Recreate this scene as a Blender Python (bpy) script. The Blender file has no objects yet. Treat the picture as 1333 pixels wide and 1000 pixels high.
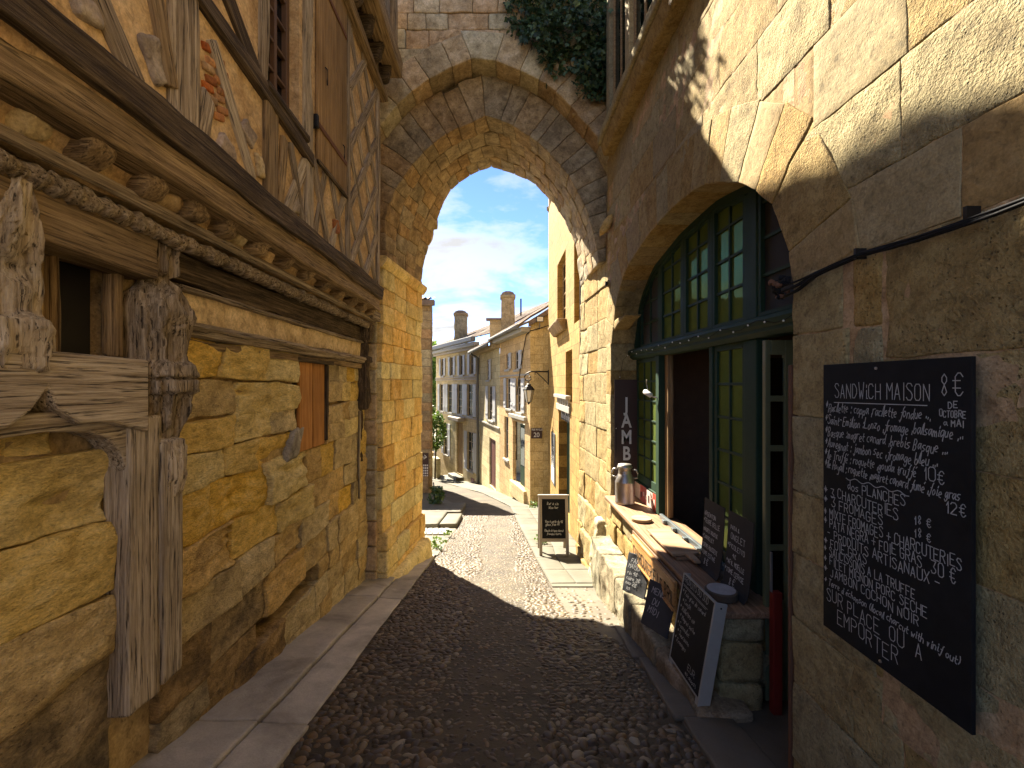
import bpy, bmesh, math, random
import numpy as np
from mathutils import Vector, Matrix

# ------------------------------------------------------------------ camera, sky, sun, exposure
sc = bpy.context.scene
cd = bpy.data.cameras.new('camera'); cam = bpy.data.objects.new('camera', cd)
sc.collection.objects.link(cam); sc.camera = cam
cd.sensor_width = 36.0; cd.lens = 15.99; cd.shift_x = 0.0124
cd.clip_start = 0.05; cd.clip_end = 3000
cam.location = (0, 0, 0); cam.rotation_euler = (math.radians(90), 0, 0)   # eye level is z = 0, street runs along +Y

SUN_AZ, SUN_EL = math.radians(28), math.radians(47)      # azimuth to the left of straight ahead
to_sun = Vector((-math.sin(SUN_AZ)*math.cos(SUN_EL), math.cos(SUN_AZ)*math.cos(SUN_EL), math.sin(SUN_EL)))
sl = bpy.data.lights.new('sun', 'SUN'); sl.energy = 3.5; sl.angle = math.radians(0.55); sl.color = (1.0, 0.90, 0.73)
so = bpy.data.objects.new('sun', sl); sc.collection.objects.link(so)
so.rotation_euler = (-to_sun).to_track_quat('-Z', 'Y').to_euler(); so.location = to_sun*40

w = bpy.data.worlds.new('World'); sc.world = w; w.use_nodes = True
wt = w.node_tree; wt.nodes.clear()
def N(t, typ, inp=None, **kw):
    n = t.nodes.new(typ)
    for k, v in kw.items(): setattr(n, k, v)
    for k, v in (inp or {}).items():
        s = n.inputs[k]
        if isinstance(v, bpy.types.NodeSocket): t.links.new(v, s)
        else: s.default_value = v
    return n
def ramp(t, fac, stops):
    n = N(t, 'ShaderNodeValToRGB', {'Fac': fac}); e = n.color_ramp.elements
    while len(e) < len(stops): e.new(0.5)
    for i, (p, c) in enumerate(stops):
        e[i].position = p; e[i].color = (*c, 1) if len(c) == 3 else c
    return n.outputs['Color']
def math_(t, op, a, b=0.5, c=None):
    n = t.nodes.new('ShaderNodeMath'); n.operation = op
    for i, v in enumerate((a, b, c)):
        if v is None: continue
        if isinstance(v, bpy.types.NodeSocket): t.links.new(v, n.inputs[i])
        else: n.inputs[i].default_value = v
    return n.outputs[0]
def mix(t, fac, a, b, mode='MIX'):
    n = t.nodes.new('ShaderNodeMix'); n.data_type = 'RGBA'; n.blend_type = mode
    for s, v in ((n.inputs[0], fac), (n.inputs[6], a), (n.inputs[7], b)):
        if isinstance(v, bpy.types.NodeSocket): t.links.new(v, s)
        else: s.default_value = (*v, 1) if isinstance(v, tuple) and len(v) == 3 else v
    return n.outputs[2]
sky = N(wt, 'ShaderNodeTexSky', sky_type='NISHITA', sun_disc=False, sun_elevation=SUN_EL,
        sun_rotation=-SUN_AZ, altitude=100, air_density=0.32, dust_density=0.0, ozone_density=5.0)
gco = N(wt, 'ShaderNodeTexCoord').outputs['Generated']
sx = N(wt, 'ShaderNodeSeparateXYZ', {0: gco})
zz = math_(wt, 'MAXIMUM', sx.outputs[2], 0.0); zz = math_(wt, 'ADD', zz, 0.16)
cx = math_(wt, 'DIVIDE', sx.outputs[0], zz); cy = math_(wt, 'DIVIDE', sx.outputs[1], zz)
cv = N(wt, 'ShaderNodeCombineXYZ', {0: cx, 1: cy, 2: 4.3}).outputs[0]
n1 = N(wt, 'ShaderNodeTexNoise', {'Vector': cv, 'Scale': 1.5, 'Detail': 10, 'Roughness': 0.58, 'Distortion': 0.25})
n2 = N(wt, 'ShaderNodeTexNoise', {'Vector': cv, 'Scale': 0.35, 'Detail': 3, 'Roughness': 0.5})
cl = math_(wt, 'ADD', math_(wt, 'MULTIPLY', n1.outputs[0], 0.72), math_(wt, 'MULTIPLY', n2.outputs[0], 0.34))
cmask = ramp(wt, cl, [(0.475, (0, 0, 0)), (0.55, (0.5,)*3), (0.64, (1,)*3)])
ccol = ramp(wt, n1.outputs[0], [(0.36, (2.6, 2.52, 2.45)), (0.54, (2.35, 2.28, 2.2)), (0.68, (1.45, 1.46, 1.5))])
skyc = mix(wt, cmask, sky.outputs[0], ccol)
bg = N(wt, 'ShaderNodeBackground', {'Color': skyc, 'Strength': 0.066})
N(wt, 'ShaderNodeOutputWorld', {'Surface': bg.outputs[0]})

vs = sc.view_settings
vs.view_transform = 'Standard'; vs.look = 'None'; vs.gamma = 1; vs.use_curve_mapping = False
vs.exposure = 3.15
sc.render.engine = 'CYCLES'
sc.cycles.use_denoising = True
sc.cycles.max_bounces = 8; sc.cycles.diffuse_bounces = 5; sc.cycles.glossy_bounces = 3; sc.cycles.transparent_max_bounces = 8

# ------------------------------------------------------------------ helpers
COL = sc.collection
WL = {}
class G:
    def __init__(s): s.v = []; s.f = []
    def add(s, V, F):
        b = len(s.v); s.v += [tuple(p) for p in V]; s.f += [tuple(i+b for i in f) for f in F]; return s
    def obox(s, o, a, b, c):
        o, a, b, c = map(Vector, (o, a, b, c))
        V = [o, o+a, o+a+b, o+b, o+c, o+a+c, o+a+b+c, o+b+c]
        return s.add(V, [(0,3,2,1),(4,5,6,7),(0,1,5,4),(1,2,6,5),(2,3,7,6),(3,0,4,7)])
    def box(s, x0, x1, y0, y1, z0, z1): return s.obox((x0,y0,z0), (x1-x0,0,0), (0,y1-y0,0), (0,0,z1-z0))
    def prism(s, poly, ext):
        e = Vector(ext); P = [Vector(p) for p in poly]; n = len(P)
        return s.add(P+[p+e for p in P], [tuple(range(n))[::-1], tuple(range(n, 2*n))]+[(i,(i+1)%n,(i+1)%n+n,i+n) for i in range(n)])
    def tube(s, pts, r, n=8):
        P = [Vector(p) for p in pts]; m = len(P); V = []; F = []
        up = Vector((0,0,1))
        for i, p in enumerate(P):
            t = (P[min(i+1,m-1)]-P[max(i-1,0)]).normalized()
            a = t.cross(up)
            if a.length < 1e-3: a = t.cross(Vector((1,0,0)))
            a.normalize(); b = t.cross(a)
            rr = r[i] if isinstance(r, (list, tuple)) else r
            for k in range(n):
                q = 2*math.pi*k/n; V.append(p+(a*math.cos(q)+b*math.sin(q))*rr)
        for i in range(m-1):
            for k in range(n):
                F.append((i*n+k, i*n+(k+1)%n, (i+1)*n+(k+1)%n, (i+1)*n+k))
        F.append(tuple(range(n))[::-1]); F.append(tuple((m-1)*n+k for k in range(n)))
        return s.add(V, F)
    def lathe(s, c, prof, n=24, ax=None):
        c = Vector(c); V = []; F = []; m = len(prof)
        q = Vector(ax).to_track_quat('Z','Y') if ax else None
        for r, z in prof:
            for k in range(n):
                a = 2*math.pi*k/n; p = Vector((r*math.cos(a), r*math.sin(a), z))
                V.append(c+(q@p if q else p))
        for i in range(m-1):
            for k in range(n): F.append((i*n+k, i*n+(k+1)%n, (i+1)*n+(k+1)%n, (i+1)*n+k))
        F.append(tuple(range(n))[::-1]); F.append(tuple((m-1)*n+k for k in range(n)))
        return s.add(V, F)
    def quad(s, a, b, c, d): return s.add([a,b,c,d], [(0,1,2,3)])

def mk(name, g, mat, parent=None, smooth=False, bevel=0, base=False, kind=None, fix=True):
    if isinstance(g, G): V = np.array(g.v, float); F = g.f
    else: V, F = g; V = np.asarray(V, float)
    lo, hi = V.min(0), V.max(0); c = (lo+hi)/2
    if base: c[2] = lo[2]
    me = bpy.data.meshes.new(name); me.from_pydata((V-c).tolist(), [], F if isinstance(F, list) else F.tolist()); me.update()
    if fix and len(me.polygons) < 6000:
        b = bmesh.new(); b.from_mesh(me); bmesh.ops.recalc_face_normals(b, faces=b.faces); b.to_mesh(me); b.free()
    if smooth:
        me.polygons.foreach_set('use_smooth', [True]*len(me.polygons))
    o = bpy.data.objects.new(name, me); COL.objects.link(o)
    if mat: me.materials.append(mat)
    c = Vector(c); WL[o.name] = c
    if parent is not None:
        o.parent = parent; o.location = c-WL[parent.name]
    else: o.location = c
    if bevel:
        m = o.modifiers.new('bevel', 'BEVEL'); m.width = bevel; m.segments = 2; m.limit_method = 'ANGLE'
        m.harden_normals = False
    if kind: o['kind'] = kind
    return o
def tag(o, label, cat, group=None):
    o['label'] = label; o['category'] = cat
    if group: o['group'] = group
    return o
def thing(name, label, cat, loc, group=None):
    o = bpy.data.objects.new(name, None); COL.objects.link(o); o.location = loc; o.empty_display_size = 0.1
    WL[o.name] = Vector(loc); return tag(o, label, cat, group)
def grain_y(o):
    """re-express the mesh so that its local X runs along world Y (wood grain along the street)"""
    me = o.data; co = np.empty(len(me.vertices)*3); me.vertices.foreach_get('co', co); co = co.reshape(-1, 3)
    me.vertices.foreach_set('co', np.stack([co[:,1], -co[:,0], co[:,2]], 1).ravel()); o.rotation_euler = (0, 0, math.pi/2); me.update(); return o

# vectorised value noise
def _h(ix, iy, iz, s):
    n = (ix*374761393 + iy*668265263 + iz*2147483647 + s*1274126177) & 0xffffffff
    n = ((n ^ (n >> 13))*1274126177) & 0xffffffff
    n = ((n ^ (n >> 16))*2246822519) & 0xffffffff
    return ((n ^ (n >> 15)) & 0xffff)/65535.0*2-1
def vnoise(P, s=0):
    P = np.asarray(P, float); i = np.floor(P).astype(np.int64); f = P-i; f = f*f*(3-2*f)
    o = 0
    for dx in (0,1):
        wx = f[:,0] if dx else 1-f[:,0]
        for dy in (0,1):
            wy = f[:,1] if dy else 1-f[:,1]
            for dz in (0,1):
                wz = f[:,2] if dz else 1-f[:,2]
                o = o+wx*wy*wz*_h(i[:,0]+dx, i[:,1]+dy, i[:,2]+dz, s)
    return o
def fbm(P, s=0, octs=4, gain=0.5):
    a, o, f = 1.0, 0, 1.0
    for k in range(octs):
        o = o+a*vnoise(np.asarray(P)*f, s+k*17); a *= gain; f *= 2.03
    return o

_cube = {}
def cube_grid(na, nb, nc):
    key = (na, nb, nc)
    if key in _cube: return _cube[key]
    idx = {}; V = []; F = []
    def vi(a, b, c):
        k = (a, b, c)
        if k not in idx: idx[k] = len(V); V.append((2*a/na-1, 2*b/nb-1, 2*c/nc-1))
        return idx[k]
    for c in (0, nc):
        for a in range(na):
            for b in range(nb):
                q = [vi(a,b,c), vi(a+1,b,c), vi(a+1,b+1,c), vi(a,b+1,c)]; F.append(tuple(q if c else q[::-1]))
    for b in (0, nb):
        for a in range(na):
            for c in range(nc):
                q = [vi(a,b,c), vi(a,b,c+1), vi(a+1,b,c+1), vi(a+1,b,c)]; F.append(tuple(q if b else q[::-1]))
    for a in (0, na):
        for b in range(nb):
            for c in range(nc):
                q = [vi(a,b,c), vi(a,b+1,c), vi(a,b+1,c+1), vi(a,b,c+1)]; F.append(tuple(q if a else q[::-1]))
    _cube[key] = (np.array(V), F); return _cube[key]

def hexa(C, res=0.05, r=0.012, amp=0.006, seed=0, freq=(6,6,6), gap=0.0, big=0.0, cap=40, erode=None):
    """rounded, weathered block from 8 corners (bottom-front-left ... order: abc bits a,b,c)"""
    C = np.asarray(C, float)                      # index = a + 2b + 4c
    la = np.linalg.norm(C[1]-C[0]); lb = np.linalg.norm(C[2]-C[0]); lc = np.linalg.norm(C[4]-C[0])
    la, lb, lc = [max(x, 1e-3) for x in (la, lb, lc)]
    nn = [int(min(cap, max(4, round(x/res)+2))) for x in (la, lb, lc)]
    P, F = cube_grid(*nn)
    L = np.array([la, lb, lc])
    Q = P*L/2                                     # metric
    h = L/2-gap/2; h = np.maximum(h, 0.002)
    rr = min(r, h.min()*0.9)
    Q = np.empty_like(P)
    for ax in range(3):                           # grid lines crowd at the arrises so that edges stay crisp
        n_ = nn[ax]
        if n_ >= 4: lut = np.r_[-h[ax], np.linspace(-(h[ax]-rr*1.3), h[ax]-rr*1.3, n_-1), h[ax]]
        else: lut = np.linspace(-h[ax], h[ax], n_+1)
        Q[:,ax] = lut[np.rint((P[:,ax]+1)/2*n_).astype(int)]
    core = np.clip(Q, -(h-rr), h-rr); d = Q-core
    n = np.linalg.norm(d, axis=1, keepdims=True); m = n[:,0] > 1e-9
    dd = d.copy(); dd[m] = d[m]/n[m]*np.minimum(n[m], rr) ; Q = core+dd
    T = (Q/(L/2)+1)/2
    a, b, c = T[:,0:1], T[:,1:2], T[:,2:3]
    W = ((1-a)*(1-b)*(1-c)*C[0]+a*(1-b)*(1-c)*C[1]+(1-a)*b*(1-c)*C[2]+a*b*(1-c)*C[3]
        +(1-a)*(1-b)*c*C[4]+a*(1-b)*c*C[5]+(1-a)*b*c*C[6]+a*b*c*C[7])
    if amp:
        fq = np.array(freq)
        D = np.stack([fbm(W*fq, seed+k*101, 4) for k in range(3)], 1)*amp
        W = W+D
        if big:
            W = W+np.stack([vnoise(W*fq*0.35, seed+500+k) for k in range(3)], 1)*big
    if erode:                                     # hollows and bedding ridges cut back along one direction
        nv, depth, es = erode; nv = np.array(nv, float)
        wv = W+np.stack([vnoise(W*2.1, es+9+k) for k in range(3)], 1)*0.10
        hol = np.clip(fbm(wv*np.array([2.2, 1.9, 3.6]), es, 3)*1.1+0.30, 0, 1.0)
        bed = np.abs(vnoise(wv*np.array([2.0, 1.6, 17.0]), es+3)); bed2 = np.abs(vnoise(wv*np.array([5, 5, 34.0]), es+5))
        W = W-nv*(depth*hol*(0.45+0.75*bed+0.25*bed2))[:,None]
    return W, F
def stone(name, C, mat, parent, **k):
    V, F = hexa(C, **k); return mk(name, (V, F), mat, parent, smooth=True, fix=False)

def slabC(o, a, b, c):                            # corners of a parallelepiped
    o, a, b, c = [np.array(x, float) for x in (o, a, b, c)]
    return [o+(a if i & 1 else 0)+(b if i & 2 else 0)+(c if i & 4 else 0) for i in range(8)]

def timber(name, p0, p1, wid, thk, mat, parent, nrm, seed=0, amp=0.008, r=0.012, big=0.01, res=0.06, taper=0):
    """weathered timber, local X along its length so that the grain follows it"""
    p0, p1, nrm = Vector(p0), Vector(p1), Vector(nrm).normalized()
    ex = (p1-p0); L = ex.length; ex.normalize(); ey = nrm.cross(ex).normalized(); ez = ex.cross(ey).normalized()
    C = [((-L/2, L/2)[i & 1], (-wid/2, wid/2)[(i >> 1) & 1]*(1-(taper if i & 1 else 0)), (-thk/2, thk/2)[(i >> 2) & 1]) for i in range(8)]
    C = np.array(C); off = np.array([seed*3.7, seed*1.3, seed*2.1])
    V, F = hexa(C+off, res=res, r=r, amp=amp, seed=seed, freq=(2.2, 14, 14), big=big)
    V = V-off
    me = bpy.data.meshes.new(name); me.from_pydata(V.tolist(), [], F); me.update()
    me.polygons.foreach_set('use_smooth', [True]*len(me.polygons)); me.materials.append(mat)
    o = bpy.data.objects.new(name, me); COL.objects.link(o)
    c = (p0+p1)/2; WL[o.name] = c
    M = Matrix((ex, ey, ez)).transposed().to_4x4()
    o.rotation_euler = M.to_euler()
    if parent is not None: o.parent = parent; o.location = c-WL[parent.name]
    else: o.location = c
    return o

def gz(y):                                        # street surface below eye level
    if y < -6: return -1.6+0.19*6
    if y < 8: return -1.6-0.19*y
    if y < 34: return -3.12-0.14*(y-8)
    return -3.12-0.14*26-0.03*(y-34)
def lerp(tab, x):
    if x <= tab[0][0]: return tab[0][1]
    for (a, b), (c, d) in zip(tab, tab[1:]):
        if x <= c: return b+(d-b)*(x-a)/(c-a)
    return tab[-1][1]

# ------------------------------------------------------------------ materials
def newmat(name):
    m = bpy.data.materials.new(name); m.use_nodes = True; t = m.node_tree; t.nodes.clear()
    o = N(t, 'ShaderNodeOutputMaterial'); b = N(t, 'ShaderNodeBsdfPrincipled')
    t.links.new(b.outputs[0], o.inputs[0]); return m, t, b
def setc(t, b, **k):
    for n, v in k.items():
        s = b.inputs[n.replace('_', ' ')]
        if isinstance(v, bpy.types.NodeSocket): t.links.new(v, s)
        else: s.default_value = (*v, 1) if isinstance(v, tuple) and len(v) == 3 else v
def bump(t, h, strength, dist=0.02):
    return N(t, 'ShaderNodeBump', {'Height': h, 'Strength': strength, 'Distance': dist}).outputs[0]
def noise_(t, vec, scale, detail=5, rough=0.55, dist=0.0):
    return N(t, 'ShaderNodeTexNoise', {'Vector': vec, 'Scale': scale, 'Detail': detail, 'Roughness': rough, 'Distortion': dist}).outputs[0]
def vmap(t, vec, scale=(1,1,1), loc=(0,0,0)):
    return N(t, 'ShaderNodeMapping', {'Vector': vec, 'Scale': scale, 'Location': loc}).outputs[0]

def stone_mat(name, a, b, c, rand=0.22, bstr=0.7, fine=1.0, stain=0.35, stain_col=(0.10,0.075,0.045), strat=1.0, hue=0.02, pits=0.5, rough=0.92, joints=None, bdist=0.022, tool=0.28, baked_grain=1.1):
    m, t, bs = newmat(name)
    pos = N(t, 'ShaderNodeNewGeometry').outputs['Position']
    rnd = N(t, 'ShaderNodeObjectInfo').outputs['Random']
    off = N(t, 'ShaderNodeVectorMath', {0: (3.1, 5.7, 9.3), 3: 1.0}, operation='SCALE'); t.links.new(rnd, off.inputs[3])
    pv = N(t, 'ShaderNodeVectorMath', {0: pos, 1: off.outputs[0]}, operation='ADD').outputs[0]
    ps = vmap(t, pv, (1, 1, strat))
    n1 = noise_(t, pos, 0.9, 4, 0.55); n2 = noise_(t, ps, 6*fine, 6, 0.66, 0.4); n3 = noise_(t, ps, 55*fine, 3, 0.7)
    n4 = noise_(t, pv, 2.3, 5, 0.66, 0.15)
    col = ramp(t, n2, [(0.34, a), (0.50, b), (0.66, c)])
    col = mix(t, ramp(t, n4, [(0.48, (0,0,0)), (0.70, (stain,)*3)]), col, stain_col)
    v = math_(t, 'MULTIPLY_ADD', rnd, 2*rand, 1-rand)
    v = math_(t, 'MULTIPLY', v, math_(t, 'MULTIPLY_ADD', n1, 0.5, 0.75))
    v = math_(t, 'MULTIPLY', v, math_(t, 'MULTIPLY_ADD', n3, baked_grain, 1-baked_grain/2))  # random grain, its contrast raised in colour to stand in for relief shading
    n5 = noise_(t, ps, 19*fine, 4, 0.68, 0.6)
    v = math_(t, 'MULTIPLY', v, ramp(t, n5, [(0.30, (0.62,)*3), (0.48, (1.0,)*3), (0.70, (1.14,)*3)]))
    r2 = N(t, 'ShaderNodeTexWhiteNoise', {'W': rnd}, noise_dimensions='1D').outputs['Value']
    hv = math_(t, 'MULTIPLY_ADD', r2, 2*hue, 0.5-hue)
    sv = math_(t, 'MULTIPLY_ADD', r2, -0.35, 1.12)
    col = N(t, 'ShaderNodeHueSaturation', {'Color': col, 'Value': v, 'Hue': hv, 'Saturation': sv}).outputs[0]
    vor = N(t, 'ShaderNodeTexVoronoi', {'Vector': ps, 'Scale': 34*fine, 'Randomness': 1.0}).outputs['Distance']
    pit = ramp(t, vor, [(0.06, (0,0,0)), (0.22, (1,1,1))])
    gate = ramp(t, n4, [(0.42, (0,0,0)), (0.55, (1,1,1))])
    pitm = math_(t, 'MULTIPLY', math_(t, 'SUBTRACT', 1.0, pit), math_(t, 'MULTIPLY', gate, pits))
    col = mix(t, math_(t, 'MULTIPLY', pitm, 0.6), col, (0.06, 0.04, 0.02))
    h = math_(t, 'ADD', math_(t, 'MULTIPLY', n2, 0.75), math_(t, 'MULTIPLY', n3, tool))
    h = math_(t, 'SUBTRACT', h, math_(t, 'MULTIPLY', pitm, 0.5))
    if joints:                                    # direction along the wall, block length, course height
        (dx, dy), bl, bh, jc = joints
        dt = N(t, 'ShaderNodeVectorMath', {0: pos, 1: (dx, dy, 0)}, operation='DOT_PRODUCT').outputs['Value']
        zc = N(t, 'ShaderNodeSeparateXYZ', {0: pos}).outputs[2]
        wv = N(t, 'ShaderNodeCombineXYZ', {0: dt, 1: zc, 2: 0.0}).outputs[0]
        wv = N(t, 'ShaderNodeVectorMath', {0: wv, 1: (0.0, 50.0, 0.0)}, operation='ADD').outputs[0]
        br = N(t, 'ShaderNodeTexBrick', {'Vector': wv, 'Color1': (0.82,)*3+(1,), 'Color2': (1.12,)*3+(1,), 'Mortar': (*jc, 1), 'Scale': 1.0,
               'Mortar Size': 0.006, 'Mortar Smooth': 0.3, 'Bias': 0.0, 'Brick Width': bl, 'Row Height': bh})
        col = mix(t, 1.0, col, br.outputs['Color'], 'MULTIPLY')
        h = math_(t, 'SUBTRACT', h, math_(t, 'MULTIPLY', br.outputs['Fac'], 0.4))
    setc(t, bs, Base_Color=col, Roughness=rough, Specular_IOR_Level=0.25, Normal=bump(t, h, bstr, bdist))
    return m

def wood_mat(name, a, b, c, dark=(0.02,0.014,0.009), bstr=0.8, crack=0.55, rough=0.85, grain=1.0, rand=0.2):
    m, t, bs = newmat(name)
    oc = N(t, 'ShaderNodeTexCoord').outputs['Object']; rnd = N(t, 'ShaderNodeObjectInfo').outputs['Random']
    off = N(t, 'ShaderNodeVectorMath', {0: (31.0, 17.0, 23.0), 3: 1.0}, operation='SCALE'); t.links.new(rnd, off.inputs[3])
    pv = N(t, 'ShaderNodeVectorMath', {0: oc, 1: off.outputs[0]}, operation='ADD').outputs[0]
    n1 = noise_(t, vmap(t, pv, (1.0, 30*grain, 30*grain)), 1.6, 8, 0.72, 0.3)
    n2 = noise_(t, vmap(t, pv, (2.4, 60*grain, 60*grain)), 1.5, 4, 0.6, 0.3)
    n3 = noise_(t, pv, 2.2, 5, 0.6)
    col = ramp(t, n1, [(0.36, a), (0.5, b), (0.63, c)])
    crk = ramp(t, n2, [(0.36, (1,1,1)), (0.45, (0,0,0))])
    crk = math_(t, 'MULTIPLY', crk, crack)
    col = mix(t, crk, col, dark)
    v = math_(t, 'MULTIPLY', math_(t, 'MULTIPLY_ADD', rnd, 2*rand, 1-rand), math_(t, 'MULTIPLY_ADD', n3, 0.9, 0.55))
    col = N(t, 'ShaderNodeHueSaturation', {'Color': col, 'Value': v}).outputs[0]
    h = math_(t, 'ADD', math_(t, 'MULTIPLY', n1, 0.6), math_(t, 'MULTIPLY', n2, 0.5))
    setc(t, bs, Base_Color=col, Roughness=rough, Specular_IOR_Level=0.25, Normal=bump(t, h, bstr, 0.022))
    return m

def plain(name, col, rough=0.6, metal=0.0, var=0.15, scale=8, bstr=0.15, spec=0.5, rand=0.0):
    m, t, bs = newmat(name)
    pos = N(t, 'ShaderNodeNewGeometry').outputs['Position']
    n = noise_(t, pos, scale, 6, 0.62); n2 = noise_(t, pos, scale*7, 4, 0.6)
    v = math_(t, 'ADD', math_(t, 'MULTIPLY_ADD', n, 2*var, 1-var), math_(t, 'MULTIPLY_ADD', n2, var, -var/2))
    if rand:
        rnd = N(t, 'ShaderNodeObjectInfo').outputs['Random']
        v = math_(t, 'MULTIPLY', v, math_(t, 'MULTIPLY_ADD', rnd, 2*rand, 1-rand))
    c = N(t, 'ShaderNodeHueSaturation', {'Color': (*col, 1), 'Value': v}).outputs[0]
    rr = math_(t, 'MULTIPLY_ADD', n, 0.3, rough-0.15)
    setc(t, bs, Base_Color=c, Roughness=rr, Metallic=metal, Specular_IOR_Level=spec, Normal=bump(t, n2, bstr, 0.004))
    return m

M = {}
M['ochre'] = stone_mat('ochre_limestone', (0.50,0.35,0.085), (0.74,0.54,0.15), (0.82,0.64,0.24), rand=0.08, hue=0.010, bstr=1.0, stain=0.35, stain_col=(0.44,0.29,0.075), strat=2.4, pits=0.4, bdist=0.035, tool=0.5)
M['ochre_grey'] = stone_mat('weathered_limestone', (0.43,0.31,0.125), (0.62,0.465,0.195), (0.72,0.565,0.27), rand=0.12, hue=0.010, bstr=1.0, stain=0.5, stain_col=(0.19,0.135,0.065), strat=1.8, pits=0.8, bdist=0.035, tool=0.6)
M['ochre_soot'] = stone_mat('soot_stained_limestone', (0.16,0.115,0.055), (0.31,0.225,0.10), (0.44,0.33,0.17), rand=0.12, hue=0.01, bstr=1.0, stain=0.95, stain_col=(0.05,0.038,0.024), strat=1.6, pits=0.6, bdist=0.035, tool=0.6)
M['ochre_mortar'] = stone_mat('ochre_mortar', (0.24,0.155,0.06), (0.38,0.26,0.10), (0.48,0.34,0.15), rand=0, bstr=0.8)
M['gate'] = stone_mat('gate_limestone', (0.31,0.225,0.11), (0.47,0.36,0.19), (0.58,0.465,0.28), rand=0.14, bstr=0.8, stain=0.5, stain_col=(0.18,0.145,0.09), pits=0.7)
M['gate_pier'] = stone_mat('gate_pier_limestone', (0.52,0.38,0.12), (0.70,0.53,0.19), (0.78,0.62,0.28), rand=0.14, bstr=0.8, stain=0.3, stain_col=(0.34,0.24,0.11), pits=0.6)
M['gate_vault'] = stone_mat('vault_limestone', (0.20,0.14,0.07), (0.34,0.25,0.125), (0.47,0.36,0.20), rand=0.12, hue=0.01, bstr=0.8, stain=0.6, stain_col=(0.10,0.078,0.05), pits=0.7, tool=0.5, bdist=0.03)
M['gate_mortar'] = stone_mat('gate_mortar', (0.24,0.17,0.085), (0.36,0.26,0.135), (0.46,0.34,0.19), rand=0)
M['tan'] = stone_mat('tan_ashlar', (0.237,0.162,0.057), (0.325,0.237,0.090), (0.399,0.301,0.125), rand=0.10, bstr=1.0, fine=1.5, stain=0.3, stain_col=(0.244,0.162,0.052), pits=0.9, hue=0.012, bdist=0.03, tool=0.5)
M['tan_smooth'] = stone_mat('dressed_ashlar', (0.228,0.167,0.071), (0.285,0.210,0.094), (0.323,0.248,0.117), rand=0.12, bstr=0.45, fine=1.6, stain=0.2, stain_col=(0.214,0.149,0.060), pits=0.4, hue=0.012)
M['tan_mortar'] = stone_mat('tan_mortar', (0.27,0.19,0.095), (0.40,0.29,0.15), (0.50,0.38,0.21), rand=0, fine=1.6)
M['plinth'] = stone_mat('mossy_plinth_stone', (0.152,0.120,0.068), (0.248,0.200,0.120), (0.336,0.280,0.184), rand=0.1, bstr=1.0, stain=0.7, stain_col=(0.080,0.070,0.036), pits=0.8, tool=0.6, bdist=0.03)
M['cream'] = stone_mat('cream_limestone', (0.240,0.162,0.045), (0.307,0.213,0.065), (0.350,0.255,0.086), rand=0.05, bstr=0.35, stain=0.2, stain_col=(0.196,0.125,0.035), pits=0.2, joints=((0,1), 0.62, 0.31, (0.374,0.343,0.286)))
M['cream20'] = stone_mat('cream_limestone_ashlar', (0.426,0.331,0.158), (0.499,0.394,0.195), (0.551,0.450,0.237), rand=0.05, bstr=0.3, stain=0.2, stain_col=(0.367,0.262,0.111), pits=0.1, joints=((-0.5,0.87), 0.66, 0.32, (0.453,0.416,0.355)))
M['side20'] = stone_mat('golden_limestone_ashlar', (0.464,0.320,0.111), (0.559,0.397,0.149), (0.616,0.458,0.198), rand=0.05, bstr=0.3, stain=0.25, stain_col=(0.272,0.160,0.049), pits=0.1, joints=((1,0), 0.6, 0.30, (0.508,0.450,0.364)))
M['greyhouse'] = stone_mat('pale_grey_limestone', (0.426,0.354,0.191), (0.513,0.430,0.242), (0.568,0.488,0.287), rand=0.05, bstr=0.3, stain=0.35, stain_col=(0.332,0.267,0.135), pits=0.1, joints=((-0.42,0.91), 0.7, 0.33, (0.490,0.472,0.428)))
M['corner'] = stone_mat('corner_limestone', (0.216,0.151,0.072), (0.302,0.223,0.108), (0.382,0.288,0.151), rand=0.15, bstr=0.6, stain=0.5, stain_col=(0.122,0.094,0.058))
M['timber'] = wood_mat('weathered_oak', (0.12,0.09,0.055), (0.29,0.23,0.155), (0.46,0.39,0.29), bstr=1.0, crack=0.9)
M['timber_pale'] = wood_mat('silvered_oak', (0.20,0.155,0.10), (0.40,0.33,0.23), (0.54,0.47,0.35), bstr=1.0, crack=0.9)
M['timber_dark'] = wood_mat('blackened_oak', (0.03,0.02,0.011), (0.085,0.06,0.034), (0.19,0.14,0.085), bstr=1.0, crack=0.8)
M['timber_brown'] = wood_mat('brown_oak', (0.11,0.072,0.036), (0.25,0.175,0.09), (0.38,0.28,0.155), bstr=0.9, crack=0.7)
M['shutter_wood'] = wood_mat('bleached_shutter_boards', (0.17,0.10,0.04), (0.25,0.16,0.07), (0.33,0.22,0.105), bstr=0.4, crack=0.25)
M['plank_orange'] = wood_mat('varnished_pine', (0.28,0.12,0.025), (0.38,0.17,0.04), (0.47,0.235,0.07), bstr=0.3, crack=0.25)
M['counter'] = wood_mat('oiled_counter_wood', (0.13,0.07,0.035), (0.20,0.115,0.06), (0.28,0.175,0.10), bstr=0.4, crack=0.35, rough=0.6)
M['board_wood'] = wood_mat('cutting_board_wood', (0.25,0.15,0.075), (0.33,0.21,0.115), (0.41,0.28,0.165), bstr=0.2, crack=0.2, rough=0.6)
M['sign_wood'] = wood_mat('honey_wood', (0.26,0.12,0.035), (0.36,0.18,0.055), (0.45,0.25,0.09), bstr=0.3, crack=0.25, rough=0.5)
M['plaster'] = stone_mat('lime_plaster', (0.40,0.285,0.135), (0.55,0.42,0.215), (0.65,0.52,0.30), rand=0.15, bstr=0.9, stain=0.35, stain_col=(0.34,0.23,0.11), pits=0.2)
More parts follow.
